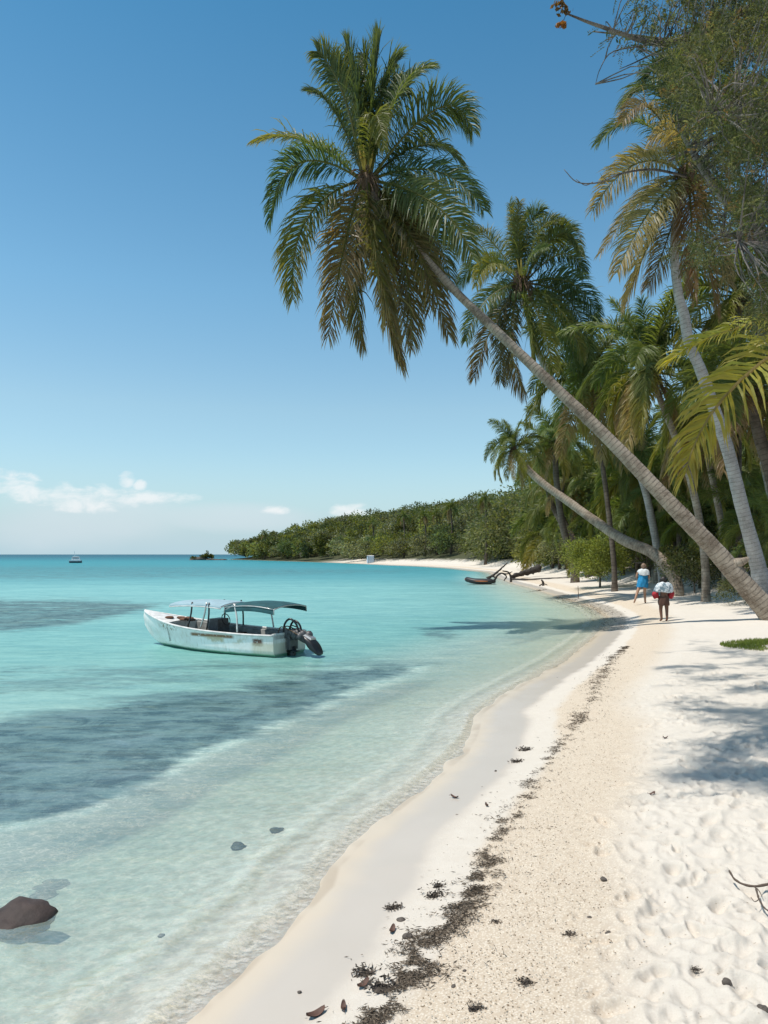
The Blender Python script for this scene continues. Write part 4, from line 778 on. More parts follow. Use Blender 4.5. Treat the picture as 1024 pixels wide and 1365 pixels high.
# tilted outboard
ob = thing('outboard', None, None); ob.parent = root; ob.location = (-.05, .05, .42)
def part(name, mt, fn, smooth=True): mb = MB(); fn(mb); return mb.build(name, M[mt], ob, smooth)
part('bracket', 'engine_grey', lambda mb: (add_box(mb, (-.06, 0, -.05), (.10, .34, .42)), add_box(mb, (-.14, 0, .06), (.16, .22, .16)), [add_box(mb, (-.03, s * .15, .12), (.16, .05, .22)) for s in (-1, 1)]), False)
part('midsection', 'engine_grey', lambda mb: (add_tube(mb, spline([(-.18, 0, .16), (-.40, 0, .02), (-.62, 0, -.06)], 8), np.linspace(.12, .085, 8), 10), [add_ell(mb, (-.12 - .07 * k, .1 * math.sin(k * 2.3), .08 + .05 * math.cos(k * 1.7)), (.10, .09, .10), 8, 6, .5, k) for k in range(6)], [add_box(mb, (-.10 - .08 * k, .12 * math.cos(k * 1.9), .16 - .03 * k), (.13, .12, .14), ('Y', .4 * k)) for k in range(5)]))
def cowl(mb):
    rr = []
    for u, (w_, h_) in zip(np.linspace(0, 1, 9), [(.12, .13), (.16, .17), (.175, .20), (.18, .21), (.18, .21), (.178, .205), (.17, .195), (.15, .17), (.10, .11)]):
        c = np.array([-.58 - .20 * u, 0, .05 - .36 * u]); sq = lambda v: np.sign(v) * abs(v) ** .6
        rr.append([c + np.array([.9 * sq(math.sin(a)) * h_, w_ * sq(math.cos(a)), .45 * sq(math.sin(a)) * h_]) for a in np.linspace(0, 2 * math.pi, 25)[:-1]])
    loft(mb, rr)
cw_ = part('cowling', 'black', cowl); mb = MB(); add_box(mb, (-.585, .0, .07), (.24, .24, .04), ('Y', -.45), taper=.8); mb.build('lid', M['metal'], cw_)
part('lower_unit', 'black', lambda mb: (add_box(mb, (-.02, 0, -.42), (.16, .10, .46), taper=1.5), add_box(mb, (-.06, 0, -.30), (.30, .20, .03)), add_ell(mb, (-.05, 0, -.60), (.24, .06, .06))))
for k, (y0, hgt) in enumerate([(.16, .52), (-.10, .46)]):
    part('steering_hoop', 'black', lambda mb: add_tube(mb, spline([(.10, y0, .10), (.05, y0, hgt * .7), (-.08, y0 * .8, hgt * .92), (-.24, y0 * .6, hgt * .7), (-.32, y0 * .4, .10)], 18), .026, 7))
part('cable', 'rope', lambda mb: [add_tube(mb, spline([(.2, s, .14), (.05, s + .1, .30), (-.15, s, .22), (-.35, s - .08, .10)], 12), .014, 5) for s in (-.2, 0, .22)])

# ------------------------------------------------------------------ far launch, islet, shelter
M['navy'] = simple('navy_paint', (.02, .03, .05), .4); M['white_far'] = simple('white_gloss', (.8, .8, .8), .4); M['pale_blue'] = simple('pale_blue', (.52, .64, .74), .7); M['rock'] = simple('islet_rock', (.10, .09, .07), .9, var=.5, scale=1, bump=.6, bscale=3)
p = sea(101, 750.4); root = thing('launch', 'tiny white launch with dark hull and mast anchored near the horizon', 'boat', (p[0], p[1], 0), R(12))
mb = MB(); loft(mb, [[(x_, -w_, .5 + .1 * abs(x_) / 2), (x_, -w_ * .75, -.1), (x_, w_ * .75, -.1), (x_, w_, .5 + .1 * abs(x_) / 2)] for x_, w_ in [(-1.75, .05), (-1.2, .5), (-.4, .7), (.6, .7), (1.6, .58)]]); mb.build('hull', M['navy'], root)
mb = MB(); add_box(mb, (.1, 0, 1.25), (2.3, 1.2, 1.0), taper=.8); add_box(mb, (-.1, 0, .68), (3.2, 1.42, .34)); add_box(mb, (.0, 0, 1.85), (1.3, .9, .3)); cb = mb.build('cabin', M['white_far'], root); mb = MB(); add_box(mb, (.1, 0, 1.42), (1.7, 1.16, .2)); mb.build('window', M['navy'], cb)
mb = MB(); add_tube(mb, [(-.3, 0, 1.4), (-.3, 0, 3.3)], .05, 6); add_tube(mb, [(-.3, 0, 2.6), (.5, 0, 1.6)], .025, 5); mb.build('mast', M['white_far'], root)
p = sea(270, 746.6); root = thing('islet', 'low dark rocky islet with a few bushes left of the headland tip', 'islet', (p[0], p[1], 0)); mb = MB()
for k, (dx, w_, h_) in enumerate([(-4, 2.2, .7), (-1.5, 2.4, 1.0), (1.5, 3, 1.2), (4, 2.2, .9), (6, 1.6, .6), (9, 1.8, .35)]): add_ell(mb, (dx, g.uniform(-1, 1), 0), (w_, 2, h_), 12, 8, .5, k)
mb.build('rock', M['rock'], root); mb = MB(); foliage_cloud(mb, [(1.5, 0, 1.4, 2.4, 1.4, .9), (3, 0, 1.3, 1.6, 1.2, .8), (-3.5, 0, .8, 1.4, 1, .4), (2.2, 0, 2.6, .4, .4, 1.0)], 130, 8, .4, .8, .4, [OLIVE * .8, DARKG], g); mb.build('bush', M['leaf'], root)
p = G(494, 750.5); root = thing('beach_tent', 'small pale blue-white shelter standing at the edge of the far sand', 'shelter', (p[0], p[1], p[2] - .05), R(15)); mb = MB()
for k in range(7):
    pass
loft(mb, [[(-.85, -.5, 0), (-.85, .5, 0), (-.8, .48, 1.7), (-.8, -.48, 1.7)], [(-.3, -.56, 0), (-.3, .56, 0), (-.3, .54, 1.78), (-.3, -.54, 1.78)], [(.3, -.56, 0), (.3, .56, 0), (.3, .54, 1.76), (.3, -.54, 1.76)], [(.85, -.5, 0), (.85, .5, 0), (.8, .48, 1.68), (.8, -.48, 1.68)]]); mb.build('cloth_wall', M['pale_blue'], root)
mb = MB(); add_box(mb, (0, 0, 1.86), (1.8, 1.15, .14), taper=.7); mb.build('roof', M['white_far'], root); mb = MB()
for s in (-.82, .82): add_tube(mb, [(s, -.58, -.1), (s, -.58, 2.1)], .035, 6)
mb.build('pole', M['navy'], root)

# ------------------------------------------------------------------ beached dinghy and driftwood
M['rubber'] = simple('black_rubber', (.022, .02, .02), .5); M['orange'] = simple('orange_stripe', (.55, .16, .05), .6)
p = sea(643, 779); root = thing('dinghy', 'black inflatable dinghy with orange stripe beached beside the driftwood', 'dinghy', (p[0], p[1], .0), R(172)); mb = MB()
T_ = [(-1.0, -.5, .25), (0, -.55, .25), (.7, -.45, .28), (1.15, -.1, .38), (1.15, .1, .38), (.7, .45, .28), (0, .55, .25), (-1.0, .5, .25)]; S = spline(T_, 46); add_tube(mb, S, np.r_[.06, .14, np.full(42, .2), .14, .06], 12); tb = mb.build('tube', M['rubber'], root, True)
mb = MB(); add_tube(mb, S[4:-4] + unit(np.c_[S[4:-4, :2], np.zeros(38)]) * .175 + (0, 0, .02), .05, 6); mb.build('stripe', M['orange'], tb, True)
mb = MB(); add_box(mb, (-.05, 0, .12), (1.9, .85, .04)); add_box(mb, (-.92, 0, .28), (.06, .85, .36)); mb.build('floor', M['engine_grey'], root)
def wood(name, label, cat, pts, r, mt='drift', forks=(), loc=None):
    P = np.array(pts, float); b = np.array([P[0][0], P[0][1], ground_z(P[0][0], P[0][1])]); root = thing(name, label, cat, b); mb = MB(); gg = np.random.default_rng(int(abs(P[0][0] * 100)) + 1)
    S = spline(P, 20) + gg.normal(0, r[0] * .12, (20, 3)) * np.array([1, 1, .6]); add_tube(mb, S - b, np.linspace(r[0], r[1], 20) * (1 + .15 * np.sin(np.arange(20) * 1.7)), 8)
    mb.build('log', M[mt], root, True)
    for fpts, fr_ in forks: mb = MB(); add_tube(mb, spline(np.array(fpts), 12) - b, np.linspace(fr_[0], fr_[1], 12), 6); mb.build('branch', M[mt], root, True)
def gp(px_, py_, dz=0.0): q = G(px_, py_); q[2] += dz; return q
def at(px_, py_, Y): return W(px_, py_, Y)
q = gp(722, 768); wood('driftwood_log', 'thick dark driftwood log lying on the sand right of the dinghy', 'driftwood', [at(719,758,q[1]), at(706,762,q[1]), at(694,765,q[1] - .5), at(680,769,q[1] - 1)], (.34, .16), forks=[([at(712,760,q[1]), at(718,755,q[1]), at(720,752,q[1] + .3)], (.18, .05)), ([at(690,766,q[1] - .6), at(684,772,q[1] - 1.2), at(683,777,q[1] - 2)], (.12, .05))])
q = gp(660, 774); wood('driftwood_branch', 'bare driftwood pole sticking up at a slant above the dinghy', 'driftwood', [at(650,772,q[1]), at(660,765,q[1]), at(668,758,q[1]), at(676,751,q[1])], (.14, .05))
q = gp(675, 777); wood('driftwood_root', 'tangle of curled grey driftwood roots between the dinghy and the log', 'driftwood', [at(659,779,q[1]), at(661,770,q[1]), at(668,764,q[1]), at(675,768,q[1]), at(672,774,q[1])], (.10, .05), forks=[([at(681,779,q[1]), at(681,770,q[1]), at(678,763,q[1]), at(670,761,q[1])], (.11, .05)), ([at(668,764,q[1]), at(676,765,q[1]), at(683,762,q[1])], (.07, .03)), ([at(661,770,q[1]), at(655,768,q[1]), at(648,770,q[1])], (.07, .03))])
q = gp(724, 781); wood('stump', 'small dark stump in the wet sand right of the driftwood', 'stump', [at(724,782,q[1]), at(724,776,q[1]), at(722,773,q[1])], (.09, .05), forks=[([at(724,778,q[1]), at(728,779,q[1]), at(731,781,q[1])], (.04, .02)), ([at(719,781,q[1]), at(722,779,q[1]), at(724,777,q[1])], (.05, .03))])
q = gp(771, 798); wood('stick', 'thin upright stick planted in the sand near the seaweed line', 'stick', [at(771,799,q[1]), at(771,790,q[1]), at(770.5,781,q[1])], (.022, .014), 'twig')
q = gp(706, 776); wood('driftwood_branch', 'long thin driftwood branch lying flat on the sand behind the stump', 'driftwood', [gp(683,773,.06), gp(706,774,.1), gp(735,772,.08), gp(757,771,.05)], (.08, .03))
q = gp(975, 1182); wood('twig', 'long thin curved twig on the white sand at the right edge', 'twig', [gp(972,1181,.09), gp(982,1190,.07), gp(1003,1196,.065), gp(1030,1195,.08), gp(1060,1188,.09)], (.006, .009), 'twig', forks=[([gp(1003,1196,.065), gp(1010,1199,.06), gp(1016,1206,.05)], (.004, .002))])
wood('twig', 'short broken twig just below the long curved one', 'twig', [gp(1008,1204,.085), gp(1012,1214,.06), gp(1020,1224,.055), gp(1030,1232,.06)], (.006, .004), 'twig', forks=[([gp(1012,1214,.06), gp(1006,1215,.055), gp(1001,1213,.07)], (.003, .002))])

# ------------------------------------------------------------------ seaweed line, shells, stones
g = np.random.default_rng(9)
WR = [(470,1400),(500,1364),(523,1332),(545,1306),(562,1280),(585,1250),(612,1215),(638,1182),(650,1150),(668,1112),(690,1082),(712,1045),(735,1010),(765,972),(785,940),(800,905),(815,880),(835,862)]
wp = np.array([G(*q)[:2] for q in WR]); S = spline(wp, 400); Tn = unit(np.gradient(S, axis=0)); Nn = np.stack([-Tn[:, 1], Tn[:, 0]], 1); N_ = 30000
k = (g.random(N_) ** .85 * 399).astype(int); wid = .085 + .07 * fbm(S[:, 0] * 1.3, S[:, 1] * 1.3, 2); off = g.normal(0, 1, N_) * wid[k] * np.where(g.random(N_) < .18, 2.3, 1); X = S[k, 0] + Nn[k, 0] * off + g.normal(0, .02, N_); Y = S[k, 1] + Nn[k, 1] * off + g.normal(0, .02, N_)
dn = .55 * fbm(X * 3.1, Y * 3.1, 3) + .9 * fbm(X * 11 + Y * 2, Y * 13, 3) + .30 * np.exp(-(off / .07) ** 2); ok = dn > g.uniform(.05, .45, N_); X, Y = X[ok], Y[ok]
WR2 = [(826,850),(818,838),(800,820),(790,813),(775,808),(762,803),(752,798),(735,794),(722,789),(715,788)]; S2 = spline(np.array([G(*q)[:2] for q in WR2]), 200); k2 = g.integers(200, size=2600); X2 = S2[k2, 0] + g.normal(0, .35, 2600); Y2 = S2[k2, 1] + g.normal(0, .35, 2600); ok = fbm(X2 * .55, Y2 * .55, 2) > .05
X = np.r_[X, X2[ok]]; Y = np.r_[Y, Y2[ok]]; n = len(X); Z = land_z(signed_d(X, Y), X, Y) + g.uniform(.004, .02, n); far_ = np.maximum(1, Y / 11)
mb = MB(); dv = g.normal(0, 1, (n, 3)) * np.array([1, 1, .22]) + np.array([.7, .15, 0]); diamonds(mb, np.stack([X, Y, Z], -1), dv, g.uniform(.012, .05, n) * far_, g.uniform(.003, .008, n) * far_, np.array([.12, .09, .062]) * g.uniform(.5, 1.8, (n, 1)), 0, g)
tag(mb.build('seaweed_line', M['weed']), 'dark broken line of washed-up dry seaweed along the beach', 'seaweed', kind='stuff')
# shell and coral bits
n = 42000; Y = 2.9 * (16 / 2.9) ** (g.random(n) ** .8); X = g.uniform(-.35, .58, n) * Y; dd = signed_d(X, Y); pr = np.where(dd > 1.0, np.exp(-((dd - 1.5) / .42) ** 2), .0) + .035 * (dd > .75) + .25 * np.exp(-((dd - 1.95) / .16) ** 2) * (fbm(X * 1.5, Y * 1.5, 2) > 0)
ok = g.random(n) < pr; X, Y, dd = X[ok], Y[ok], dd[ok]; n = len(X); Z = land_z(dd, X, Y) + .004; tone = np.where((g.random(n) < .16)[:, None], [.22, .15, .09], np.where((g.random(n) < .5)[:, None], [.66, .58, .47], [.44, .34, .235]))
mb = MB(); diamonds(mb, np.stack([X, Y, Z], -1), g.normal(0, 1, (n, 3)) * np.array([1, 1, .25]), g.uniform(.006, .017, n), g.uniform(.005, .011, n), tone * g.uniform(.7, 1.2, (n, 1)), 0, g); tag(mb.build('shell_gravel', M['weed']), 'scattered broken shell and coral bits on the dry sand', 'shells', kind='stuff')

M['brown_leaf'] = simple('dry_leaf', (.13, .065, .045), .7, var=.4, scale=20); M['red_rock'] = simple('brown_rock', (.06, .04, .034), .75, var=.55, scale=5, bump=.8, bscale=18); M['sea_rock'] = simple('sea_rock', (.085, .082, .06), .7, var=.5, scale=4, bump=.6, bscale=14)
def weedclump(px_, py_, s, label, mt='weed'):
    s *= .85; b = G(px_, py_); mb = MB(); n = 110; g = np.random.default_rng(int(px_ * 7 + py_)); diamonds(mb, g.normal(0, 1, (n, 3)) * np.array([s * .42, s * .34, s * .10]) + np.array([0, 0, s * .12]), g.normal(0, 1, (n, 3)) * np.array([1, .8, .4]), s * .38, s * .11, np.array([.06, .045, .033]) * g.uniform(.5, 1.7, (n, 1)), 0, g)
    add_ell(mb, (0, 0, s * .03), (s * .42, s * .30, s * .05), 10, 6, .6, int(px_), (.055, .042, .033)); o = mb.build('seaweed_clump', M['weed'], None, False, b); tag(o, label, 'seaweed', 'seaweed clumps beside the dark line')
def stone(px_, py_, s, label, mt='stone', name='stone', flat=.6, z=.0, cat='stone', group='stones on the sand'):
    b = G(px_, py_)
    if mt == 'stone': s *= .62
    if mt == 'red_rock': b = sea(px_, py_); b[2] = -.055
    mb = MB()
    v, q, t = ellipsoid((0, 0, 0), (1, 1, 1), 28, 18, .5, int(px_ + py_)); k_ = px_ * .37
    amp_ = 2.2 if mt == 'sea_rock' else 1.0; v = v * (1 + amp_ * .22 * fbm(v[:, 0] * 1.7 + k_, v[:, 1] * 1.7 + v[:, 2], 3) + .10 * fbm(v[:, 0] * 5 + v[:, 2] * 3, v[:, 1] * 5 - k_, 3))[:, None]; v = v * np.array([s * .5, s * .42, s * .5 * flat]) + np.array([0, 0, s * flat * .25]); mb.add(v, q, t)
    o = mb.build(name, M[mt], None, True, b); o.rotation_euler = (0, 0, px_); o.location.z += z; tag(o, label, cat, group)
def leafbit(px_, py_, s, label):
    b = G(px_, py_); mb = MB(); u = np.linspace(-1, 1, 9); rows = [[(a * s * .5, -w_ * s * .2, .012 + .02 * a * a), (a * s * .5, 0, .004 + .02 * a * a), (a * s * .5, w_ * s * .2, .014 + .02 * a * a)] for a, w_ in zip(u, np.sqrt(1 - u ** 2 * .98))]
    loft(mb, rows, closed=False); loft(mb, (np.array(rows) - (0, 0, .003))[:, ::-1], closed=False); add_tube(mb, [(s * .45, 0, .02), (s * .7, s * .05, .015)], .002, 4); o = mb.build('fallen_leaf', M['brown_leaf'], None, True, b); o.rotation_euler = (0, 0, px_ * 1.3); tag(o, label, 'leaf', 'fallen leaves on the damp sand')
weedclump(526, 1211, .085, 'uppermost of three dark seaweed lumps in a column left of the line')
weedclump(581, 1196, .10, 'flat oval seaweed lump just left of the line, lower of a pair')
weedclump(585, 1182, .075, 'small seaweed lump just left of the line, upper of a pair')
weedclump(486, 1298, .10, 'pointed dark seaweed lump left of the widest part of the line')
weedclump(510, 1317, .12, 'seaweed lump fringing the widest part of the line near the bottom')
weedclump(662, 1231, .05, 'tiny seaweed tuft on the shelly sand right of the line')
weedclump(636, 1345, .06, 'dark seaweed tuft on shelly sand, nearest to the bottom edge right of the line')
weedclump(700, 1312, .07, 'seaweed tuft where shelly sand meets white footprinted sand, near the bottom')
weedclump(701, 1000, .12, 'seaweed lump left of the line beside the upper wet sand')
weedclump(690, 1016, .10, 'seaweed lump beside smooth wet sand, just below another lump')
weedclump(759, 1246, .055, 'tiny dark tuft in a footprint at the edge of the white sand')
weedclump(928, 1294, .04, 'tiny tuft alone among footprints toward the lower right')
stone(534, 1227, .085, 'grey-brown stone between two seaweed lumps left of the line')
stone(543, 1249, .09, 'larger reddish-grey stone, lowest of the column left of the line', 'red_stone' if False else 'stone')
stone(399, 1325, .035, 'small dark pebble alone on smooth wet sand near the bottom')
stone(661, 1028, .05, 'small dark pebble alone on the upper smooth wet sand')
stone(803, 1175, .07, 'round dark stone at the border of shelly and white sand')
stone(969, 1313, .085, 'grey stone set in white sand at lower right', flat=.8)
stone(811, 1245, .06, 'dark stone half sunk in a footprint left of centre of the white sand')
stone(786, 1225, .05, 'small dark stone in a shadowed footprint above the half-sunk one')
stone(1018, 1350, .09, 'dark stone at the lower right corner')
stone(604, 1316, .04, 'small dark pebble on shelly sand right of the wide seaweed')
stone(619, 1296, .035, 'tiny pebble on shelly sand above another pebble')
leafbit(523, 1243, .085, 'thin curled leaf below the stone left of the seaweed line')
leafbit(484, 1315, .09, 'reddish curled leaf on pale sand left of the wide seaweed')
leafbit(421, 1355, .11, 'reddish leaf at the bottom edge of the photo')
leafbit(458, 1347, .07, 'small dark leaf on pale sand near the bottom edge')
leafbit(606, 1064, .09, 'dark narrow leaf lying on the smooth wet sand')
leafbit(649, 1075, .06, 'tiny dark leaf at the edge of wet and dry sand')
leafbit(868, 1061, .10, 'dark narrow leaf lying alone on the bright white sand')
leafbit(887, 985, .06, 'small dark leaf on white sand near the shade')
UG = 'rocks in the shallow water'
stone(6, 1233, .36, 'reddish-brown rock breaking the water at the left edge', 'red_rock', 'rock', .44, .0, 'rock', UG)
stone(82, 1182, .20, 'grey-green sunken rock, upper one of two beside the reddish rock', 'sea_rock', 'rock', .35, .0, 'rock', UG)
stone(57, 1200, .19, 'grey-green sunken rock, lower one of two beside the reddish rock', 'sea_rock', 'rock', .35, .0, 'rock', UG)
stone(314, 1131, .15, 'flat dark sunken stone, left one of two near the shore', 'sea_rock', 'rock', .3, .0, 'rock', UG)
stone(368, 1109, .12, 'flat dark sunken stone, right one of two near the shore', 'sea_rock', 'rock', .3, .0, 'rock', UG)
stone(215, 1250, .05, 'small dark pebble in the thin wash by the swell line', 'sea_rock', 'rock', .5, .0, 'rock', UG)

# ------------------------------------------------------------------ two people walking up the beach
def skin_body(name, joints, bones, mat, parent, extra=None):
    names = list(joints); idx = {k: i for i, k in enumerate(names)}; me = bpy.data.meshes.new(name); me.from_pydata([joints[k][:3] for k in names], [(idx[a], idx[b]) for a, b in bones], []); o = bpy.data.objects.new(name, me); COL.objects.link(o)
    o.modifiers.new('skin', 'SKIN').use_smooth_shade = True
    for k in names:
        sv = me.skin_vertices[0].data[idx[k]]; r_ = joints[k][3]; sv.radius = (r_, r_ if len(joints[k]) < 5 else joints[k][4]); sv.use_root = (k == 'pelvis')
    s = o.modifiers.new('sub', 'SUBSURF'); s.levels = s.render_levels = 2
    bpy.context.view_layer.update(); ev = o.evaluated_get(bpy.context.evaluated_depsgraph_get()); m2 = bpy.data.meshes.new_from_object(ev); o.modifiers.clear(); o.data = m2; m2.materials.clear(); m2.materials.append(mat); o.parent = parent
    for p_ in m2.polygons: p_.use_smooth = True
    return o
def hand(J, Bn, wrist, side, d, curl):
    """palm and five fingers at a wrist"""
    w_ = np.array(J[wrist][:3]); d = unit(d); pm = w_ + d * .05; J[wrist + '_palm'] = (*pm, .026, .013); Bn.append((wrist, wrist + '_palm')); lat = unit(np.cross(d, curl))
    for k, (o_, ln) in enumerate([(-.024, .062), (-.008, .074), (.008, .07), (.023, .055)]):
        a = pm + lat * o_ + d * .04; b = a + d * ln * .5 + curl * .010; c = b + d * ln * .35 + curl * .022
        for nm, q in (('a', a), ('b', b), ('c', c)): J[f'{wrist}_f{k}{nm}'] = (*q, .0085)
        Bn += [(wrist + '_palm', f'{wrist}_f{k}a'), (f'{wrist}_f{k}a', f'{wrist}_f{k}b'), (f'{wrist}_f{k}b', f'{wrist}_f{k}c')]
    a = w_ + d * .03 + lat * side * .03; b = a + d * .035 + lat * side * .018 + curl * .012; J[wrist + '_t1'] = (*a, .010); J[wrist + '_t2'] = (*b, .008); Bn += [(wrist, wrist + '_t1'), (wrist + '_t1', wrist + '_t2')]
def figure(J, skin, parent):
    Bn = [('pelvis', 'waist'), ('waist', 'chest'), ('chest', 'neck'), ('neck', 'head'), ('head', 'crown'), ('pelvis', 'hipL'), ('hipL', 'kneeL'), ('kneeL', 'ankleL'), ('ankleL', 'toeL'), ('pelvis', 'hipR'), ('hipR', 'kneeR'), ('kneeR', 'ankleR'), ('ankleR', 'toeR'), ('chest', 'shL'), ('shL', 'elL'), ('elL', 'wrL'), ('chest', 'shR'), ('shR', 'elR'), ('elR', 'wrR')]
    hd = np.array(J['head'][:3]); f_ = unit(J.pop('face')); sd_ = np.cross(f_, UP)
    for nm, q, r_ in (('nose', hd + f_ * .115 + UP * .0, .014), ('chin', hd + f_ * .075 - UP * .085, .03), ('earL', hd - sd_ * .088, .016), ('earR', hd + sd_ * .088, .016), ('browL', hd + f_ * .088 + UP * .035 - sd_ * .035, .018), ('browR', hd + f_ * .088 + UP * .035 + sd_ * .035, .018)): J[nm] = (*q, r_); Bn.append(('head', nm))
    for wv, s in (('wrL', 1), ('wrR', -1)): hand(J, Bn, wv, s, np.array(J[wv][:3]) - np.array(J['elL' if wv == 'wrL' else 'elR'][:3]), unit(f_ - UP * .2))
    bd = skin_body('body', J, Bn, skin, parent); mb = MB()
    for s in (-1, 1): add_ell(mb, hd + f_ * .098 + UP * .012 + sd_ * s * .034, (.013, .013, .009), 8, 6)
    mb.build('eyes', M['black'], parent, True); mb = MB(); add_ell(mb, hd + f_ * .098 - UP * .052, (.022, .012, .007), 8, 6); mb.build('mouth', M['lip'], parent, True); return bd
def wrap(name, mat, parent, rings, seed=0, thick=.012):
    """soft cloth round the body: rings of (cx, cy, z, rx, ry)"""
    g = np.random.default_rng(seed); R_ = spline(np.array(rings, float), 4 * len(rings)); mb = MB(); out_, in_ = [], []
    for i, (cx, cy, z_, rx, ry) in enumerate(R_):
        a = np.linspace(0, 2 * math.pi, 33)[:-1]; w_ = 1 + .05 * np.sin(a * 7 + seed + i * .25) + .03 * np.sin(a * 11 - i * .4); zz_ = z_ + .015 * np.sin(a * 3 + seed)
        out_.append(np.stack([cx + rx * w_ * np.cos(a), cy + ry * w_ * np.sin(a), zz_], 1)); in_.append(np.stack([cx + (rx * w_ - thick) * np.cos(a), cy + (ry * w_ - thick) * np.sin(a), zz_], 1))
    loft(mb, out_ + in_[::-1] + [out_[0]], cap=False); return mb.build(name, mat, parent, True)
def hair(mb, hd, f_, r, ln, seed):
    g = np.random.default_rng(seed); add_ell(mb, hd - f_ * .018 + UP * .03, (r, r, r * 1.08), 14, 10)
    for k in range(46):
        a = g.uniform(-2.2, 2.2) + math.atan2(-f_[1], -f_[0]); d_ = np.array([math.cos(a), math.sin(a), 0]); p_ = hd + d_ * r * .8 + UP * g.uniform(-.02, .08); add_tube(mb, spline([p_, p_ + d_ * .03 - UP * ln * .5, p_ + d_ * .015 - UP * ln * g.uniform(.7, 1.1)], 6), np.linspace(.02, .006, 6), 5)
M['skin_tan'] = simple('skin_tan', (.36, .20, .125), .5, var=.12, bump=.03); M['skin_dark'] = simple('skin_dark', (.17, .075, .040), .5, var=.15, bump=.03); M['lip'] = simple('lip', (.2, .07, .06), .5)
M['hair_light'] = simple('hair_light', (.26, .165, .11), .6, var=.4, scale=30); M['hair_dark'] = simple('hair_dark', (.022, .015, .012), .5, var=.3, scale=30); M['blue_cloth'] = simple('blue_cloth', (.012, .235, .47), .75, var=.3, scale=7, bump=.3, bscale=14); M['red_cloth'] = simple('red_cloth', (.42, .020, .030), .75, var=.3, scale=7, bump=.3, bscale=14); M['white_cloth'] = simple('white_towel', (.70, .72, .73), .85, var=.22, scale=6, bump=.4, bscale=16); M['brown_cloth'] = simple('brown_shorts', (.10, .045, .028), .8, var=.3)
def towel_mat():
    m, nt, out = mat_new('pattern_towel'); t = NT(nt); tc = t.n('TexCoord').outputs['Object']; vo = t.n('TexVoronoi'); vo.inputs['Scale'].default_value = 13; t.l(tc, vo.inputs['Vector']); c = t.mix(t.ss(t.noise(tc, 9, 4, .6), .45, .6), (.66, .68, .69), (.16, .23, .27)); c = t.mix(t.math('MULTIPLY', t.ss(vo.outputs['Distance'], .35, .2), .5), c, (.30, .42, .46)); p = t.n('BsdfPrincipled'); p.inputs['Roughness'].default_value = .85; t.l(c, p.inputs['Base Color']); t.l(p.outputs[0], out.inputs[0]); return m
M['towel'] = towel_mat()
# person in blue, mid-stride, seen from behind and a little from the left
b = G(857, 805); root = thing('person', 'person in a blue wrap with a white towel round the shoulders, walking away', 'person', b, 0); f_ = unit([.55, .83, 0])
J = dict(face=f_, pelvis=(0, 0, .92, .125, .10), waist=(.01, .01, 1.10, .115, .09), chest=(.03, .03, 1.32, .15, .105), neck=(.045, .045, 1.48, .055), head=(.06, .06, 1.60, .088, .085), crown=(.06, .06, 1.67, .06),
         hipL=(-.085, .02, .86, .098), kneeL=(-.27, -.10, .50, .062), ankleL=(-.44, -.28, .14, .040), toeL=(-.47, -.25, .045, .028), hipR=(.085, -.02, .86, .098), kneeR=(.10, .06, .49, .062), ankleR=(.10, .0, .085, .042), toeR=(.16, .12, .03, .03),
         shL=(-.17, .06, 1.40, .055), elL=(-.26, .05, 1.13, .042), wrL=(-.17, .18, 1.10, .028), shR=(.20, -.04, 1.40, .055), elR=(.29, .02, 1.14, .042), wrR=(.24, .18, 1.02, .028))
figure(J, M['skin_tan'], root); wrap('blue_wrap', M['blue_cloth'], root, [(.02, .02, 1.30, .21, .155), (.01, .01, 1.12, .195, .15), (-.01, 0, .95, .225, .18), (-.02, 0, .80, .235, .19), (-.03, -.01, .70, .225, .185)], 1)
wrap('towel', M['white_cloth'], root, [(.04, .04, 1.49, .085, .08), (.035, .03, 1.44, .20, .14), (.03, .02, 1.36, .255, .17), (.06, .0, 1.22, .23, .18)], 4); mb = MB(); hair(mb, np.array([.06, .06, 1.60]), f_, .096, .12, 3); mb.build('hair', M['hair_light'], root, True)
# second walker, seen from behind, with a patterned towel over the shoulders
b = G(885, 829); root = thing('person', 'person with bare brown legs, red cloth at the sides and patterned towel over the shoulders', 'person', b, 0); f_ = unit([-.05, 1, 0])
J = dict(face=f_, pelvis=(0, 0, .74, .11, .088), waist=(0, .01, .88, .10, .08), chest=(0, .02, 1.05, .125, .09), neck=(0, .03, 1.19, .05), head=(0, .05, 1.30, .082, .08), crown=(0, .05, 1.37, .055),
         hipL=(-.075, 0, .69, .085), kneeL=(-.085, .04, .39, .056), ankleL=(-.075, -.02, .075, .036), toeL=(-.085, .10, .026, .027), hipR=(.075, 0, .69, .085), kneeR=(.085, -.02, .39, .056), ankleR=(.075, -.07, .085, .036), toeR=(.085, .04, .026, .027),
         shL=(-.15, .02, 1.11, .05), elL=(-.26, .05, .93, .038), wrL=(-.19, .17, .86, .026), shR=(.15, .02, 1.11, .05), elR=(.26, .05, .93, .038), wrR=(.19, .17, .86, .026))
figure(J, M['skin_dark'], root); wrap('towel', M['towel'], root, [(0, .03, 1.25, .10, .095), (0, .02, 1.20, .20, .13), (0, .02, 1.10, .28, .165), (0, .02, .98, .30, .18), (.01, .02, .93, .28, .175)], 2)
wrap('shorts', M['brown_cloth'], root, [(0, 0, .80, .142, .118), (0, 0, .70, .165, .13), (0, 0, .60, .172, .135), (0, 0, .52, .17, .125)], 5)
for s in (-1, 1): wrap('red_cloth', M['red_cloth'], root, [(s * .235, .04, .96, .06, .06), (s * .25, .05, .88, .095, .09), (s * .235, .07, .80, .10, .10), (s * .215, .08, .73, .075, .08)], 7 + s)
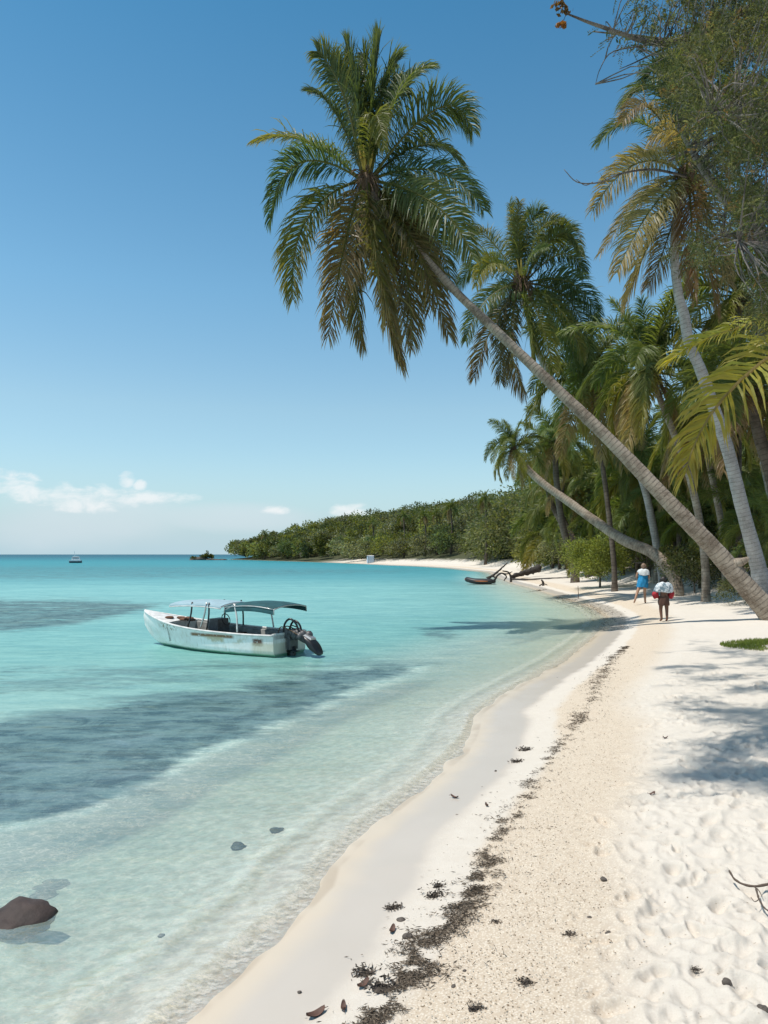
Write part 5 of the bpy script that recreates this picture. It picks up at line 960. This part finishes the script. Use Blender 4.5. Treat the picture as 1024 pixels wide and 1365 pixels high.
mb = MB(); hair(mb, np.array([0, .05, 1.30]), f_, .092, .15, 6); mb.build('hair', M['hair_dark'], root, True)
SKY_STR = .10; SUN_STR = 4.0; EXPOSURE = 0.22; SKY_SAT = 1.0; HORIZON = (4.3, 5.9, 6.7); CLOUD_W = (6.0, 6.7, 7.2); CLOUD_B = (8.6, 8.5, 8.5)
# ------------------------------------------------------------------ light, sky, camera
SUN = unit(np.array([-.42, -.10, 1.0])); el = math.asin(SUN[2]); az = math.atan2(SUN[0], SUN[1])
w = bpy.data.worlds.new('World'); scene.world = w; w.use_nodes = True; t = NT(w.node_tree); w.node_tree.nodes.clear()
sky = t.n('TexSky', sky_type='NISHITA', sun_disc=False, sun_elevation=el, sun_rotation=az, altitude=0, air_density=1.0, dust_density=.6, ozone_density=2.2)
gen = t.n('TexCoord').outputs['Generated']; sp = t.n('SeparateXYZ'); t.l(gen, sp.inputs[0])
azm = t.math('DIVIDE', sp.outputs[0], t.math('MAXIMUM', sp.outputs[1], .01)); elv = t.math('DIVIDE', sp.outputs[2], t.math('MAXIMUM', sp.outputs[1], .01))
cv = t.n('CombineXYZ'); t.l(t.math('MULTIPLY', azm, 1.0), cv.inputs[0]); t.l(t.math('MULTIPLY', elv, 2.2), cv.inputs[1])
cn = t.noise(cv.outputs[0], 26, 8, .58, .3); cn2 = t.noise(cv.outputs[0], 5, 3, .5)
def puff(cx, cy, rx, ry, flat=2.2):
    dx = t.math('DIVIDE', t.math('SUBTRACT', azm, (cx - CX) / F), rx / F); dy = t.math('DIVIDE', t.math('SUBTRACT', elv, (HY - cy) / F), ry / F)
    dn = t.math('MULTIPLY', t.math('MINIMUM', dy, 0.0), flat); dy2 = t.math('ADD', t.math('MAXIMUM', dy, 0.0), dn)
    r = t.math('ADD', t.math('MULTIPLY', dx, dx), t.math('MULTIPLY', dy2, dy2)); return t.math('SUBTRACT', 1.0, r)
def union(*a):
    s = a[0]
    for b in a[1:]: s = t.math('MAXIMUM', s, b)
    return s
front = t.ss(sp.outputs[1], .1, .3)
bright = union(puff(28, 652, 36, 26, 1.3), puff(-40, 650, 60, 30, 1.3), puff(168, 642, 14, 13, 1.2), puff(186, 648, 11, 9, 1.2), puff(85, 664, 40, 22, 1.0), puff(140, 664, 50, 22, 1.0), puff(215, 664, 50, 12, 1.2), puff(468, 682, 30, 13, 1.4), puff(372, 681, 22, 8, 1.2))
bm = t.ss(t.math('ADD', bright, t.math('MULTIPLY', t.math('SUBTRACT', cn, .5), 3.4)), .0, 1.3)
wisp = union(puff(110, 690, 200, 44, .8), puff(300, 690, 170, 24, 1), puff(480, 690, 60, 14, 1))
wm = t.ss(t.math('ADD', wisp, t.math('MULTIPLY', t.math('SUBTRACT', cn2, .5), 1.6)), .1, 1.2)
hs = t.n('HueSaturation'); hs.inputs['Saturation'].default_value = SKY_SAT; hs.inputs['Value'].default_value = 1.5; t.l(t.mix(1.0, sky.outputs[0], t.ramp(sp.outputs[2], [(0.0, (.55, .61, .67)), (.06, (.73, .83, .83)), (.19, (.83, .93, .83)), (.33, (.67, .94, .89)), (.60, (.33, .75, .80)), (.74, (.57, .65, .61)), (1.0, (.67, .67, .63))]), 'MULTIPLY'), hs.inputs['Color'])
hz = t.mix(t.math('MULTIPLY', t.ss(sp.outputs[2], .15, -.01), .9), hs.outputs[0], HORIZON)
c = t.mix(t.math('MULTIPLY', t.math('MULTIPLY', wm, .5), front), hz, CLOUD_W)
c = t.mix(t.math('MULTIPLY', t.math('MULTIPLY', bm, .62), front), c, CLOUD_B)
bg = t.n('Background'); bg.inputs['Strength'].default_value = SKY_STR; t.l(c, bg.inputs[0]); wo = t.n('OutputWorld'); t.l(bg.outputs[0], wo.inputs[0])
sl = bpy.data.lights.new('sun', 'SUN'); sl.energy = SUN_STR; sl.angle = R(.53); sl.color = (1, .955, .88); so = bpy.data.objects.new('sun', sl); COL.objects.link(so)
so.rotation_euler = Vector(-SUN).to_track_quat('-Z', 'Y').to_euler(); so.location = (0, 0, 60)
cam = bpy.data.cameras.new('camera'); cam.sensor_fit = 'VERTICAL'; cam.sensor_height = 36; cam.sensor_width = 27; cam.lens = 26; cam.shift_y = (HY - 682.5) / 1365; cam.clip_end = 60000; cam.clip_start = .05
co = bpy.data.objects.new('camera', cam); COL.objects.link(co); co.location = (0, 0, EYE); co.rotation_euler = (R(90), 0, 0); scene.camera = co
vs = scene.view_settings; vs.view_transform = 'Standard'; vs.look = 'None'; vs.exposure = EXPOSURE; vs.gamma = 1; vs.use_curve_mapping = False
scene.render.engine = 'CYCLES'; scene.cycles.max_bounces = 6; scene.cycles.transparent_max_bounces = 12; scene.cycles.use_denoising = True; scene.cycles.sample_clamp_indirect = 6
